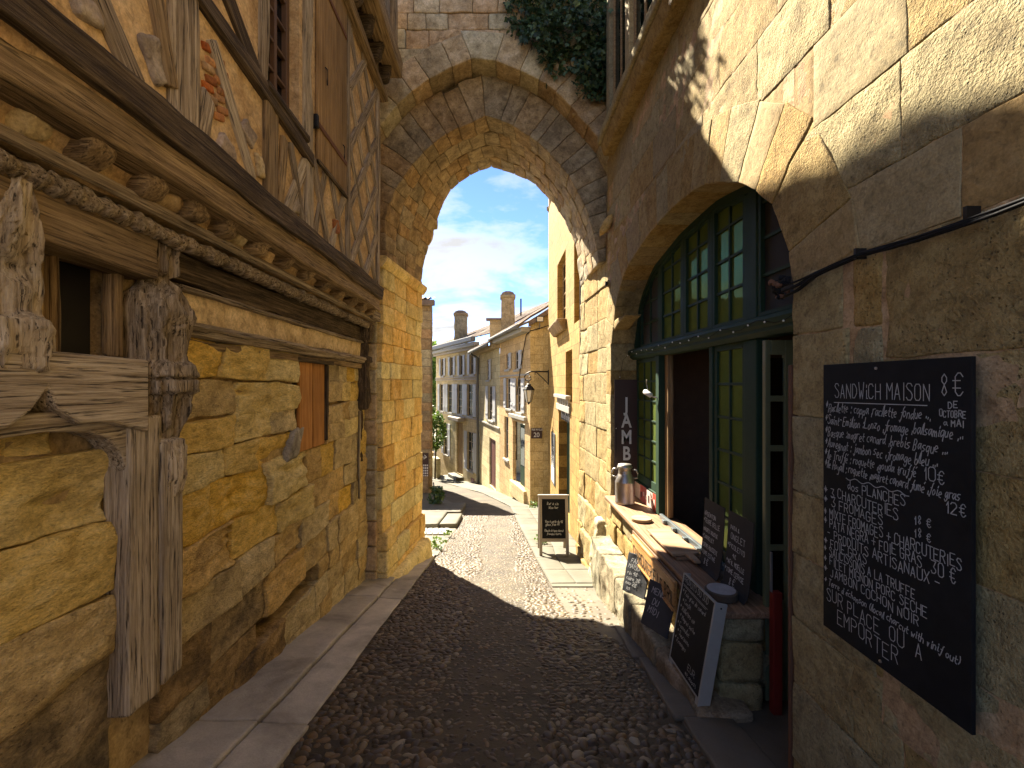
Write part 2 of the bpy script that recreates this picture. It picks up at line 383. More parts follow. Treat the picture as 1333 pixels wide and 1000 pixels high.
M['greystone'] = stone_mat('grey_rubble', (0.17,0.14,0.105), (0.29,0.245,0.19), (0.40,0.35,0.285), rand=0.2, bstr=0.9)
M['brick'] = stone_mat('red_brick', (0.26,0.10,0.03), (0.38,0.17,0.055), (0.48,0.25,0.09), rand=0.3, bstr=0.5)
M['green'] = plain('dark_green_paint', (0.018,0.040,0.022), 0.65, var=0.25, spec=0.18)
M['green2'] = plain('olive_green_paint', (0.13,0.135,0.065), 0.5, var=0.2)
M['brownframe'] = plain('rust_brown_paint', (0.10,0.055,0.03), 0.6, var=0.3)
M['black'] = plain('interior_black', (0.012,0.011,0.010), 0.8, var=0.3)  # black for dark boards and for the unlit depth of openings
M['interior'] = plain('interior_dark_wood', (0.16,0.10,0.06), 0.7, var=0.3)
M['redpaint'] = plain('red_paint', (0.17,0.014,0.009), 0.45, var=0.2)
M['maroon'] = plain('maroon_signboard', (0.035,0.012,0.010), 0.45, var=0.15)
M['white'] = plain('white_paint', (0.576,0.560,0.528), 0.6, var=0.08)
M['lettering'] = plain('pale_grey_lettering', (0.55,0.54,0.52), 0.6, var=0.08)
M['cream_frame'] = plain('chipped_white_frame', (0.297,0.280,0.238), 0.6, var=0.15)
M['greyframe'] = plain('driftwood_grey_paint', (0.33,0.28,0.22), 0.7, var=0.15)
M['chalkboard'] = plain('chalkboard_black', (0.010,0.010,0.011), 0.7, var=0.9, scale=2.2, spec=0.12)
M['slate'] = plain('slate', (0.040,0.042,0.046), 0.75, var=0.4, scale=4)
M['slate_brown'] = plain('bent_chalkboard', (0.030,0.027,0.024), 0.8, var=0.4, scale=4, spec=0.2)
M['chalk'] = plain('chalk', (0.40,0.40,0.385), 0.95, var=0.35, scale=40, bstr=0)
M['chalk_dim'] = plain('rubbed_chalk', (0.34,0.335,0.32), 0.95, var=0.5, scale=25, bstr=0)
M['metal'] = plain('galvanised_metal', (0.42,0.39,0.35), 0.42, metal=0.9, var=0.25, scale=12, bstr=0.1)
M['iron'] = plain('black_iron', (0.022,0.020,0.018), 0.5, metal=0.6, var=0.3)
M['rust'] = plain('rusty_iron', (0.13,0.055,0.025), 0.8, metal=0.2, var=0.4, scale=14)
M['bluemetal'] = plain('blue_grey_metal', (0.16,0.19,0.20), 0.35, metal=0.6, var=0.15)
M['cable'] = plain('black_cable', (0.009,0.009,0.010), 0.8, var=0.2, spec=0.15)
M['shutter'] = plain('pale_blue_shutter', (0.382,0.388,0.393), 0.6, var=0.06)
M['reddoor'] = plain('wine_red_door', (0.17,0.055,0.040), 0.55, var=0.15)
M['lead'] = plain('zinc_roofing', (0.13,0.13,0.125), 0.6, metal=0.1, var=0.2)
M['bulb'] = plain('white_bulb', (0.85,0.83,0.75), 0.3, var=0.02)
M['trivet'] = wood_mat('pale_log_slice', (0.245,0.168,0.084), (0.322,0.231,0.126), (0.385,0.294,0.182), bstr=0.3, crack=0.3)
M['slabwood'] = plain('grey_cut_log', (0.30,0.285,0.265), 0.7, var=0.4, scale=18)
M['bark'] = plain('bark', (0.09,0.065,0.04), 0.9, var=0.35, scale=20, bstr=0.5)
M['posterred'] = plain('red_printed_card', (0.36,0.055,0.035), 0.5, var=0.4, scale=30)
M['posterwhite'] = plain('pale_printed_card', (0.55,0.42,0.36), 0.5, var=0.4, scale=40)
M['lampglass'] = plain('frosted_lantern_glass', (0.62,0.58,0.48), 0.3, var=0.05)

def pave_mat(name, a, b, c, bstr=0.4, rand=0.12, moss=0.0):
    m, t, bs = newmat(name)
    pos = N(t, 'ShaderNodeNewGeometry').outputs['Position']; rnd = N(t, 'ShaderNodeObjectInfo').outputs['Random']
    n1 = noise_(t, pos, 1.6, 6, 0.6, 0.5); n2 = noise_(t, pos, 14, 7, 0.7); n3 = noise_(t, pos, 90, 4, 0.7)
    col = ramp(t, n1, [(0.32, a), (0.5, b), (0.68, c)])
    v = math_(t, 'MULTIPLY', math_(t, 'MULTIPLY_ADD', n2, 0.6, 0.7), math_(t, 'MULTIPLY_ADD', n3, 0.5, 0.75))
    v = math_(t, 'MULTIPLY', v, math_(t, 'MULTIPLY_ADD', rnd, 2*rand, 1-rand))
    col = N(t, 'ShaderNodeHueSaturation', {'Color': col, 'Value': v}).outputs[0]
    h = math_(t, 'ADD', math_(t, 'MULTIPLY', n2, 0.7), math_(t, 'MULTIPLY', n3, 0.4))
    setc(t, bs, Base_Color=col, Roughness=math_(t, 'MULTIPLY_ADD', n2, 0.4, 0.5), Specular_IOR_Level=0.35, Normal=bump(t, h, bstr, 0.012))
    return m
M['pave'] = pave_mat('worn_pavement_stone', (0.22,0.20,0.17), (0.40,0.37,0.315), (0.52,0.475,0.40), 0.8)
M['pave_warm'] = pave_mat('warm_concrete', (0.070,0.057,0.039), (0.093,0.077,0.053), (0.122,0.102,0.073), 0.5)
M['pave_far'] = pave_mat('pale_paving_slab', (0.071,0.064,0.043), (0.091,0.084,0.058), (0.112,0.101,0.072), 0.3)
M['pave_sett'] = pave_mat('grey_sett', (0.22,0.22,0.20), (0.29,0.29,0.265), (0.36,0.355,0.32), 0.5, rand=0.2)
M['mortar_road'] = pave_mat('road_bed', (0.032,0.024,0.013), (0.056,0.042,0.022), (0.095,0.072,0.039), 1.0)
M['ground'] = pave_mat('earth_ground', (0.119,0.098,0.056), (0.168,0.140,0.084), (0.217,0.189,0.119), 0.5)

def cobble_mat(name):
    m, t, bs = newmat(name)
    pos = N(t, 'ShaderNodeNewGeometry').outputs['Position']
    vor = N(t, 'ShaderNodeTexWhiteNoise', {'Vector': N(t, 'ShaderNodeAttribute', attribute_name='tone').outputs['Vector']}, noise_dimensions='3D')
    rnd = N(t, 'ShaderNodeObjectInfo').outputs['Random']
    r = math_(t, 'FRACT', math_(t, 'ADD', vor.outputs['Value'], math_(t, 'MULTIPLY', rnd, 7.13)), 0)
    col = ramp(t, r, [(0.0, (0.026,0.017,0.009)), (0.3, (0.050,0.034,0.017)), (0.58, (0.078,0.055,0.029)), (0.76, (0.125,0.076,0.032)), (0.90, (0.146,0.108,0.057)), (1.0, (0.223,0.191,0.129))])
    n = noise_(t, pos, 26, 6, 0.65); n2 = noise_(t, pos, 120, 4, 0.6)
    v = math_(t, 'MULTIPLY', math_(t, 'MULTIPLY_ADD', n, 0.7, 0.65), math_(t, 'MULTIPLY_ADD', n2, 0.4, 0.8))
    col = N(t, 'ShaderNodeHueSaturation', {'Color': col, 'Value': v}).outputs[0]
    setc(t, bs, Base_Color=col, Roughness=math_(t, 'MULTIPLY_ADD', n, 0.4, 0.35), Specular_IOR_Level=0.4, Normal=bump(t, n, 0.25, 0.008))
    return m
M['cobble'] = cobble_mat('river_pebble')

def glass_mat(name, tint, refl, fac, painted_refl=None):
    m = bpy.data.materials.new(name); m.use_nodes = True; t = m.node_tree; t.nodes.clear()
    pos = N(t, 'ShaderNodeNewGeometry').outputs['Position']
    nb = bump(t, noise_(t, pos, 5, 3, 0.5), 0.12, 0.02)
    tr = N(t, 'ShaderNodeBsdfTransparent', {'Color': (*tint, 1)})
    gl = N(t, 'ShaderNodeBsdfGlossy', {'Color': (*refl, 1), 'Roughness': 0.04, 'Normal': nb})
    lw = N(t, 'ShaderNodeLayerWeight', {'Blend': 0.35})
    f = math_(t, 'MULTIPLY_ADD', lw.outputs['Fresnel'], 0.35, fac)
    mx = N(t, 'ShaderNodeMixShader', {0: f, 1: tr.outputs[0], 2: gl.outputs[0]})
    if painted_refl:                                      # old green tint, with the opposite wall's reflection painted into the diffuse colour
        df = N(t, 'ShaderNodeBsdfDiffuse', {'Color': (*painted_refl, 1)})
        mx = N(t, 'ShaderNodeMixShader', {0: math_(t, 'MULTIPLY_ADD', noise_(t, pos, 3.0, 5, 0.6), 0.6, 0.28), 1: mx.outputs[0], 2: df.outputs[0]})
    N(t, 'ShaderNodeOutputMaterial', {'Surface': mx.outputs[0]}); return m
M['glass_green'] = glass_mat('old_green_glass', (0.10,0.14,0.05), (0.40,0.55,0.22), 0.16, (0.13,0.175,0.045))
M['glass_dark'] = glass_mat('dark_window_glass', (0.10,0.12,0.12), (0.6,0.68,0.75), 0.18)

def leaf_mat(name, a, b, c):
    m, t, bs = newmat(name)
    pos = N(t, 'ShaderNodeNewGeometry').outputs['Position']
    n = noise_(t, pos, 9, 4, 0.6); r = N(t, 'ShaderNodeAttribute', attribute_name='tone').outputs['Fac']
    col = ramp(t, math_(t, 'ADD', math_(t, 'MULTIPLY', n, 0.5), math_(t, 'MULTIPLY', r, 0.5)), [(0.25, a), (0.5, b), (0.8, c)])
    setc(t, bs, Base_Color=col, Roughness=0.45, Specular_IOR_Level=0.45)
    tl = N(t, 'ShaderNodeBsdfTranslucent', {'Color': col})
    mx = N(t, 'ShaderNodeMixShader', {0: 0.25, 1: bs.outputs[0], 2: tl.outputs[0]})
    t.links.new(mx.outputs[0], [n for n in t.nodes if n.type == 'OUTPUT_MATERIAL'][0].inputs[0]); return m
M['ivy'] = leaf_mat('ivy_leaf', (0.014,0.034,0.014), (0.036,0.078,0.030), (0.11,0.17,0.07))
M['leaf'] = leaf_mat('bright_leaf', (0.05,0.10,0.015), (0.11,0.19,0.03), (0.20,0.28,0.05))
M['leaf_dark'] = leaf_mat('dark_leaf', (0.02,0.05,0.012), (0.045,0.09,0.02), (0.09,0.14,0.035))
def tile_mat():
    m, t, bs = newmat('clay_roof_tile')
    pos = N(t, 'ShaderNodeNewGeometry').outputs['Position']
    n = noise_(t, pos, 3.5, 8, 0.75)
    col = ramp(t, n, [(0.3, (0.09,0.062,0.045)), (0.5, (0.17,0.125,0.092)), (0.7, (0.26,0.20,0.15))])
    setc(t, bs, Base_Color=col, Roughness=0.9, Normal=bump(t, n, 0.5, 0.03)); return m
M['tile'] = tile_mat()
# ================================================================== GROUND, ROAD, PAVEMENTS
rng = random.Random(11)
nr = np.random.RandomState(5)
def sheet(name, xs_of_y, ys, nx, mat, dz=0.0, amp=0.0, kind='structure', smooth=True, seed=3):
    V = []; F = []
    for y in ys:
        x0, x1 = xs_of_y(y)
        for i in range(nx+1):
            x = x0+(x1-x0)*i/nx; V.append((x, y, gz(y)+dz))
    V = np.array(V)
    if amp: V[:,2] += fbm(V*np.array([1.1,1.1,0.0]), seed, 4)*amp
    for j in range(len(ys)-1):
        for i in range(nx):
            a = j*(nx+1)+i; F.append((a, a+1, a+nx+2, a+nx+1))
    return mk(name, (V, F), mat, None, smooth=smooth, kind=kind, fix=False)
gy = [-300, -60, -6, 0, 4, 8, 12, 16, 20, 25, 30, 34, 40, 60, 100, 200, 600, 1500]
sheet('ground', lambda y: (-1500, 1500), gy, 40, M['ground'], dz=-0.05)
ROAD_L = [(-6,-1.2),(0,-1.22),(6,-1.19),(8.6,-1.16),(10,-1.12),(12,-1.06),(14.5,-1.1),(17,-1.9),(20,-3.2),(27,-7.5),(34,-13)]
ROAD_R = [(-6,1.2),(2.4,1.16),(3.4,1.2),(4.3,1.12),(4.7,0.80),(6.4,0.72),(8.5,0.66),(10.9,0.55),(15.4,0.38),(20,-0.75),(27,-3.6),(34,-8.5)]
def road_x(y): return lerp(ROAD_L, y), lerp(ROAD_R, y)
ys = [-6+0.15*i for i in range(0, 268)]
road = sheet('road', road_x, ys, 18, M['mortar_road'], dz=0.0, amp=0.012)

# pebbles: 300 nearest in view are parts of the road, the rest one stuff part
def ico(sub):
    b = bmesh.new(); bmesh.ops.create_icosphere(b, subdivisions=sub, radius=1.0)
    V = np.array([v.co[:] for v in b.verts]); F = np.array([[v.index for v in f.verts] for f in b.faces]); b.free(); return V, F
IV2, IF2 = ico(2); IV1, IF1 = ico(2)
peb_meshes = []
for k in range(8):
    V = IV2.copy(); V += fbm(V*1.3+k*7.7, k, 2)[:,None]*V*0.22
    me = bpy.data.meshes.new('pebble'); me.from_pydata(V.tolist(), [], IF2.tolist())
    me.polygons.foreach_set('use_smooth', [True]*len(me.polygons)); me.materials.append(M['cobble']); peb_meshes.append((me, V))
pts = []
y = 1.9
while y < 13.5:
    x0, x1 = road_x(y); x = x0+0.03
    near = y < 6
    while x < x1-0.02:
        mid = abs(x+0.02-0.02*math.sin(y*1.7)) < 0.33+0.05*math.sin(y*2.3)
        patch = vnoise([[x*0.9, y*0.9, 0.0]], 42)[0]
        s = rng.uniform(0.015, 0.026) if mid else rng.uniform(0.021, 0.045)
        if patch > 0.45 and not mid: s *= 0.72
        if rng.random() > (0.34 if mid else 0.10):
            pts.append((x+rng.uniform(-.014,.014), y+rng.uniform(-.014,.014), s*rng.uniform(0.95,1.45), s*rng.uniform(0.65,1.0), s, rng.random()*math.pi, mid))
        x += s*1.62+0.006
    y += 0.047 if near else 0.053
# the pale cobbled apron in front of the shop
y = 4.62
while y < 6.3:
    x = 0.84+0.04*math.sin(y*5)
    while x < 1.46:
        s = rng.uniform(0.026, 0.042)
        if rng.random() > 0.22: pts.append((x+rng.uniform(-.015,.015), y+rng.uniform(-.015,.015), s*1.2, s*0.85, s, rng.random()*3, 2))
        x += 0.088
    y += 0.085
def inview(p): return p[1] > 2.35 and -1.1 < p[0]/p[1] < 1.15
order = sorted(range(len(pts)), key=lambda i: (0 if inview(pts[i]) else 1, pts[i][1]-3*pts[i][4]))
near_set = set(order[:300])
rest = []
def pebz(p):
    w = fbm(np.array([[p[0]*1.1, p[1]*1.1, 0.0]]), 3, 4)[0]*0.012
    return gz(p[1])+w
for i, p in enumerate(pts):
    h = p[4]*(0.30 if p[6] != 1 else 0.26); zc = pebz(p)+h*(-0.45 if p[6] != 1 else -0.6)
    if i in near_set:
        me = peb_meshes[i % 8][0]; o = bpy.data.objects.new('cobblestone', me); COL.objects.link(o)
        o.parent = road; o.location = Vector((p[0], p[1], zc))-WL[road.name]
        o.scale = (p[2], p[3], h*1.5); o.rotation_euler = (-0.19, 0, p[5])
    else: rest.append((p, h, zc))
PV = []; PF = []; tone = []
nb = 0
for i, (p, h, zc) in enumerate(rest):
    B = peb_meshes[i % 8][1]; c, s = math.cos(p[5]), math.sin(p[5])
    X = B[:,0]*p[2]; Y = B[:,1]*p[3]; Z = B[:,2]*h*1.5
    x = p[0]+X*c-Y*s; y2 = p[1]+X*s+Y*c; z = zc+Z-0.17*(y2-p[1])
    PV.append(np.stack([x, y2, z], 1)); PF.append(IF2+nb); nb += len(B); tone.append(np.full(len(B), i*0.37))
PV = np.concatenate(PV); PF = np.concatenate(PF); tone = np.concatenate(tone)
def big_mesh(name, V, F, mat, parent, kind='stuff', tone=None, vec=False, smooth=True):
    o = mk(name, (V, F), mat, parent, smooth=smooth, kind=kind, fix=False)
    if tone is not None:
        if vec:
            a = o.data.attributes.new('tone', 'FLOAT_VECTOR', 'POINT'); a.data.foreach_set('vector', np.stack([tone, tone*0.7, tone*1.3], 1).ravel())
        else:
            a = o.data.attributes.new('tone', 'FLOAT', 'POINT'); a.data.foreach_set('value', tone)
    return o
big_mesh('cobbles', PV, PF, M['cobble'], road, tone=tone, vec=True)

# left pavement: a raised strip of worn slabs with a lower gutter strip
pl = sheet('pavement', lambda y: (-2.2, -1.19), [-6+0.5*i for i in range(29)], 2, M['mortar_road'], dz=0.004)
y = -5.5; k = 0
while y < 8.3:
    L = rng.uniform(2.2, 3.6); y1 = min(y+L, 8.45)
    for (xa, xb, h, tilt) in ((-2.02, -1.50, 0.050, 0.0), (-1.488, -1.19, 0.036, -0.016)):
        jx = rng.uniform(-0.012, 0.012); C = []
        for i in range(8):
            xx = (xa, xb)[i & 1]+(jx if (i & 1) else 0); yy = (y+0.004, y1-0.004)[(i >> 1) & 1]
            top = gz(yy)+h+(tilt if (i & 1) else 0)
            C.append((xx, yy, top-0.14 if not i & 4 else top))
        stone('paving_slab', C, M['pave'], pl, res=0.07, r=0.014, amp=0.010, seed=4, freq=(3,2,3), gap=0.002, big=0.012, cap=50)
        k += 1
    y = y1
# right strip: concrete channel, slab by the door and the pale apron bed
pr = sheet('gutter', lambda y: (lerp(ROAD_R, y)-0.02, 2.2), [-6+0.25*i for i in range(51)], 4, M['pave_warm'], dz=0.006, amp=0.006)
y = 1.0
while y < 4.6:
    y1 = y+rng.uniform(0.8, 1.2); y1 = min(y1, 4.62)
    C = []
    xa = 1.14 if y < 3.9 else 0.92
    for i in range(8):
        xx = (xa+(0.03*math.sin(y*7) if i & 2 else -0.02), 1.48)[i & 1]; yy = (y+0.004, y1-0.004)[(i >> 1) & 1]
        top = gz(yy)+0.030; C.append((xx, yy, top-0.10 if not i & 4 else top))
    stone('paving_slab', C, M['pave_warm'], pr, res=0.06, r=0.012, amp=0.006, seed=50+k, freq=(4,4,4)); k += 1
    y = y1
# pavement beyond the gate on the right
def farR(y): return lerp([(6.3,1.5),(8.4,1.45),(8.6,1.62),(15.2,1.62),(15.5,1.2),(20,0.2),(25,-1.0),(32.5,-4.3),(36,-6)], y)
pf = sheet('pavement', lambda y: (lerp(ROAD_R, y)-0.01, farR(y)+0.25), [6.2+0.4*i for i in range(70)], 3, M['pave_far'], dz=0.02)
y = 6.35
while y < 20:
    y1 = y+rng.uniform(0.7, 1.1); a0, a1 = lerp(ROAD_R, y), lerp(ROAD_R, y1); b0, b1 = farR(y), farR(y1)
    cuts = (0, 0.45, 1) if y < 15 else (0, 1)
    for s0, s1 in zip(cuts, cuts[1:]):
        C = []
        for i in range(8):
            s = (s0, s1)[i & 1]; yy = (y+0.006, y1-0.006)[(i >> 1) & 1]
            xx = (a0+(b0-a0)*s) if not i & 2 else (a1+(b1-a1)*s)
            top = gz(yy)+0.035; C.append((xx, yy, top-0.18 if not i & 4 else top))
        stone('paving_slab', C, M['pave_far'], pf, res=0.12, r=0.012, amp=0.004, seed=90+k, gap=0.004); k += 1
    y = y1
# platform on the left beyond the gate, with grey setts at its front
pt = sheet('pavement', lambda y: (-3.6, lerp(ROAD_L, y)+0.02), [8.4+0.35*i for i in range(34)], 3, M['pave_far'], dz=0.015)
y = 10.6
for (ya, yb, xa, xb, h) in ((11.1,13.2,-3.0,-1.5,0.15),(11.25,13.0,-1.49,-1.05,0.13),(13.22,15.3,-3.0,-1.12,0.15)):
    C = [((xa, xb)[i & 1], (ya, yb)[(i >> 1) & 1], gz((ya, yb)[(i >> 1) & 1])+(h if i & 4 else -0.06)) for i in range(8)]
    stone('paving_slab', C, M['pave_far'], pt, res=0.15, r=0.03, amp=0.006, seed=k, gap=0.01); k += 1
for j in range(4):
    for i in range(8):
        x = -2.2+i*0.135+(j % 2)*0.06; y = 10.3+j*0.19
        if x > -1.2: continue
        C = slabC((x, y, gz(y)-0.04), (0.13,0,0), (0,0.18,-0.025), (0,0,0.10))
        stone('sett', C, M['pave_sett'], pt, res=0.06, r=0.015, amp=0.006, seed=k, gap=0.012); k += 1
# ================================================================== HALF-TIMBERED HOUSE (left)
rng = random.Random(21)
XL = -1.87
LH = thing('timbered_house', 'old half-timbered house with carved beams over an eroded ochre stone ground floor', 'house', (-2.4, 3.2, gz(3.2)))
NX = (1, 0, 0)
def rects_minus(u0, u1, v0, v1, holes):
    us = sorted({u0, u1, *[min(max(h[i], u0), u1) for h in holes for i in (0, 1)]})
    vs_ = sorted({v0, v1, *[min(max(h[i], v0), v1) for h in holes for i in (2, 3)]})
    for a, b in zip(us, us[1:]):
        for c, d in zip(vs_, vs_[1:]):
            m, n = (a+b)/2, (c+d)/2
            if b-a > 1e-5 and d-c > 1e-5 and not any(h[0] < m < h[1] and h[2] < n < h[3] for h in holes): yield a, b, c, d
W_DARK = (1.93, 2.25, 0.13, 0.57); W_BOARD = (4.22, 4.92, -0.64, 0.23); VENT = (3.55, 4.75, -2.06, -1.87)
holes = [W_DARK, W_BOARD, VENT]
g = G()
for a, b, c, d in rects_minus(0.25, 6.42, -3.6, 1.25, holes): g.quad((-1.925,a,c), (-1.925,b,c), (-1.925,b,d), (-1.925,a,d))
for a, b, c, d in holes:
    g.quad((-1.93,a,c),(-1.93,b,c),(-2.4,b,c),(-2.4,a,c)); g.quad((-1.93,a,d),(-1.93,b,d),(-2.4,b,d),(-2.4,a,d))
    g.quad((-1.93,a,c),(-1.93,a,d),(-2.4,a,d),(-2.4,a,c)); g.quad((-1.93,b,c),(-1.93,b,d),(-2.4,b,d),(-2.4,b,c))
    g.quad((-2.4,a,c),(-2.4,b,c),(-2.4,b,d),(-2.4,a,d))
g.quad((-1.93,6.42,-3.6), (-6,6.42,-3.6), (-6,6.42,1.25), (-1.93,6.42,1.25))
mk('wall', g, M['ochre_mortar'], LH, fix=False)
mk('window_darkness', G().box(-2.39,-2.02,1.935,2.245,0.135,0.565), M['black'], LH); mk('vent_darkness', G().box(-2.39,-2.10,3.56,4.74,-2.055,-1.875), M['black'], LH)  # black boxes standing in for the darkness inside the openings
COURSES_NEAR = [0.14, -0.30, -0.62, -0.98, -1.30, -1.62, -1.95, -2.3, -2.7]
COURSES = [0.27, 0.02, -0.22, -0.43, -0.64, -0.98, -1.26, -1.54, -1.87, -2.06, -2.32, -2.60, -2.90, -3.20]
sd = 0
for (ua, ub, courses) in ((0.3, 2.19, COURSES_NEAR), (2.50, 6.40, COURSES)):
    for ci, (zt, zb) in enumerate(zip(courses, courses[1:])):
        segs = []; u = ua
        while u < ub-0.01:
            L = rng.uniform(0.8, 1.3) if ub < 3 else rng.uniform(0.40, 0.80) if u < 4.4 else rng.uniform(0.28, 0.55)
            v = u+L
            if ub-v < 0.2: v = ub
            segs.append((u, v)); u = v
        cut = []
        for (a, b) in segs:                       # split round openings
            parts = [(a, b)]
            for h in holes:
                if zb < h[3]-.005 and zt > h[2]+.005:
                    nw = []
                    for (p, q) in parts:
                        if q <= h[0] or p >= h[1]: nw.append((p, q)); continue
                        if p < h[0]-0.03: nw.append((p, h[0]))
                        if q > h[1]+0.03: nw.append((h[1], q))
                    parts = nw
            cut += parts
        for (a, b) in cut:
            if zt < gz(b)-0.02 or b-a < 0.04: continue
            sd += 1
            t0, t1 = rng.uniform(-.022,.022), rng.uniform(-.022,.022)
            out = XL+0.030*vnoise([[a*1.7, zb*2.1, 8.0]], 4)[0]
            low = zb-gz(a); e = rng.random()
            eroded = zb > -1.60 and a < 4.1 and (e < 0.78 or ub < 3)
            if eroded: out += 0.035
            C = [((out-0.20, out)[i & 1], (a, b)[(i >> 1) & 1], (zb+(t0 if i & 2 else t1), zt+(t1 if i & 2 else t0))[(i >> 2) & 1]) for i in range(8)]
            mt = M['ochre_soot'] if low < 0.36 and a < 3.4 else M['ochre_grey'] if low < 0.85 or (not eroded and rng.random() < 0.55) else M['ochre']
            stone('stone', C, mt, LH, res=0.022 if a < 4.4 else 0.035, r=0.009 if eroded else 0.005, amp=0.014 if eroded else 0.009,
                  seed=77, freq=(5,4,9) if eroded else (8,6,13), gap=0.002, big=0.014 if eroded else 0.005, cap=60, erode=((1,0,0), 0.085, 40) if eroded else ((1,0,0), 0.022, 44))
def lt(name, y0, z0, y1, z1, wid, x=-1.605, thk=0.10, mat='timber', seed=None, **k):
    global sd; sd += 1
    return timber(name, (x, y0, z0), (x, y1, z1), wid, thk, M[mat], LH, NX, seed=sd, **k)
# ground floor timbers
lt('post', 2.27, -1.60, 2.27, -0.16, 0.20, x=-1.83, thk=0.13, mat='timber_pale', big=0.010, amp=0.006, res=0.03)
lt('post', 2.445, -1.57, 2.445, -0.30, 0.155, x=-1.82, thk=0.13, mat='timber_pale', big=0.008, amp=0.005, res=0.03)
# curved knee brace flaring from the post into the sill beam
P = [(1.55,-0.20),(1.80,-0.19),(1.98,-0.21),(2.08,-0.25),(2.15,-0.33),(2.19,-0.46),(2.20,-0.60),(2.30,-0.60),(2.30,-0.10),(1.55,-0.12)]
V, F = [], []
grain_y(mk('knee_brace', G().prism([(-1.90,a,b) for a,b in P], (0.115,0,0)), M['timber_pale'], LH, bevel=0.012))
P = [(1.30,-0.17),(1.62,-0.16),(1.70,-0.10),(1.76,-0.02),(1.80,-0.10),(1.90,-0.165),(2.05,-0.175),(2.27,-0.24),(2.27,0.12),(1.30,0.14)]
grain_y(mk('sill_beam', G().prism([(-1.905,a,b) for a,b in P], (0.16,0,0)), M['timber_pale'], LH, bevel=0.014))
lt('lintel_beam', 0.9, 0.69, 2.36, 0.66, 0.24, x=-1.84, thk=0.15, mat='timber_brown', res=0.05)
lt('window_jamb', 2.245, 0.13, 2.245, 0.58, 0.045, x=-1.90, thk=0.08, mat='timber_brown')
lt('window_jamb', 1.93, 0.12, 1.93, 0.58, 0.03, x=-1.92, thk=0.08, mat='timber_brown')
lt('window_bar', 2.01, 0.13, 2.01, 0.58, 0.018, x=-1.99, thk=0.02, mat='timber_brown')
def carved(name, yc, prof, mat, seed, x0=-1.92, grooves=5, gd=0.012):
    """weathered carved timber: stacked half-round sections (z, half width, projection)"""
    V = []; F = []; n = 44; zs = []
    for (a, b) in zip(prof, prof[1:]):
        m = max(2, int(abs(a[0]-b[0])/0.011))
        for i in range(m): zs.append([a[j]+(b[j]-a[j])*i/m for j in range(3)])
    zs.append(list(prof[-1]))
    for z, hw, pr in zs:
        for k in range(n):
            q = math.pi*k/(n-1); cx_, sx_ = math.cos(q), math.sin(q)
            s = abs(cx_)**0.55*(1 if cx_ > 0 else -1); t = abs(sx_)**0.55
            gr = gd*math.cos(grooves*q*2+z*9)
            V.append((x0+t*(pr+gr), yc-s*hw, z))
    V = np.array(V); D = np.stack([fbm(V*np.array([16,16,7]), seed+i, 4) for i in range(3)], 1)
    V = V+D*np.array([0.020, 0.013, 0.010])
    fis = np.clip(np.abs(vnoise(V*np.array([30, 42, 3.2]), seed+60))-0.12, -0.12, 0.10)      # upright checks in the grain
    V[:,0] += np.minimum(fis, 0)*0.11
    for j in range(len(zs)-1):
        for k in range(n-1): a = j*n+k; F.append((a, a+1, a+n+1, a+n))
    F.append(tuple(range(n))); F.append(tuple((len(zs)-1)*n+k for k in range(n))[::-1])
    o = mk(name, (V, F), M[mat], LH, smooth=True, fix=False)
    # grain must run upright: local X along the post
    me = o.data; co = np.empty(len(me.vertices)*3); me.vertices.foreach_get('co', co); co = co.reshape(-1, 3)
    me.vertices.foreach_set('co', np.stack([co[:,2], co[:,1], -co[:,0]], 1).ravel()); o.rotation_euler = (0, -math.pi/2, 0); me.update()
    return o
carved('carved_post', 2.47, [(-0.62,0.055,0.12),(-0.60,0.085,0.17),(-0.50,0.10,0.19),(-0.30,0.10,0.185),(-0.28,0.06,0.12),(-0.235,0.06,0.12)], 'timber_pale', 31, gd=0.003)
carved('carved_post', 2.47, [(-0.30,0.11,0.12),(-0.20,0.12,0.15),(-0.06,0.15,0.18),(-0.04,0.175,0.22),(0.02,0.18,0.22),(0.03,0.165,0.19),(0.045,0.18,0.22),(0.10,0.165,0.21),(0.13,0.15,0.17),(0.25,0.15,0.17),(0.38,0.165,0.20),(0.47,0.15,0.17),(0.53,0.10,0.13),(0.58,0.06,0.10),(0.60,0.085,0.13),(0.74,0.085,0.15),(0.83,0.06,0.12)], 'timber', 32, gd=0.018)
carved('carved_post', 1.68, [(0.03,0.07,0.13),(0.06,0.125,0.18),(0.14,0.15,0.205),(0.24,0.145,0.20),(0.27,0.125,0.15),(0.36,0.13,0.155),(0.44,0.11,0.14),(0.50,0.10,0.17),(0.58,0.09,0.185),(0.68,0.075,0.18),(0.76,0.055,0.17)], 'timber_pale', 33, gd=0.010)
carved('carved_post', 6.16, [(-1.05,0.02,0.05),(-0.35,0.025,0.06),(-0.33,0.07,0.13),(-0.20,0.09,0.16),(0.0,0.085,0.15),(0.28,0.08,0.14),(0.30,0.11,0.17),(0.36,0.11,0.17),(0.38,0.08,0.13),(0.55,0.08,0.13),(0.62,0.11,0.18),(0.80,0.12,0.20)], 'timber_dark', 34)
carved('carved_post', 1.20, [(-0.4,0.10,0.12),(0.2,0.12,0.16),(0.5,0.14,0.18),(0.8,0.10,0.14)], 'timber', 35)
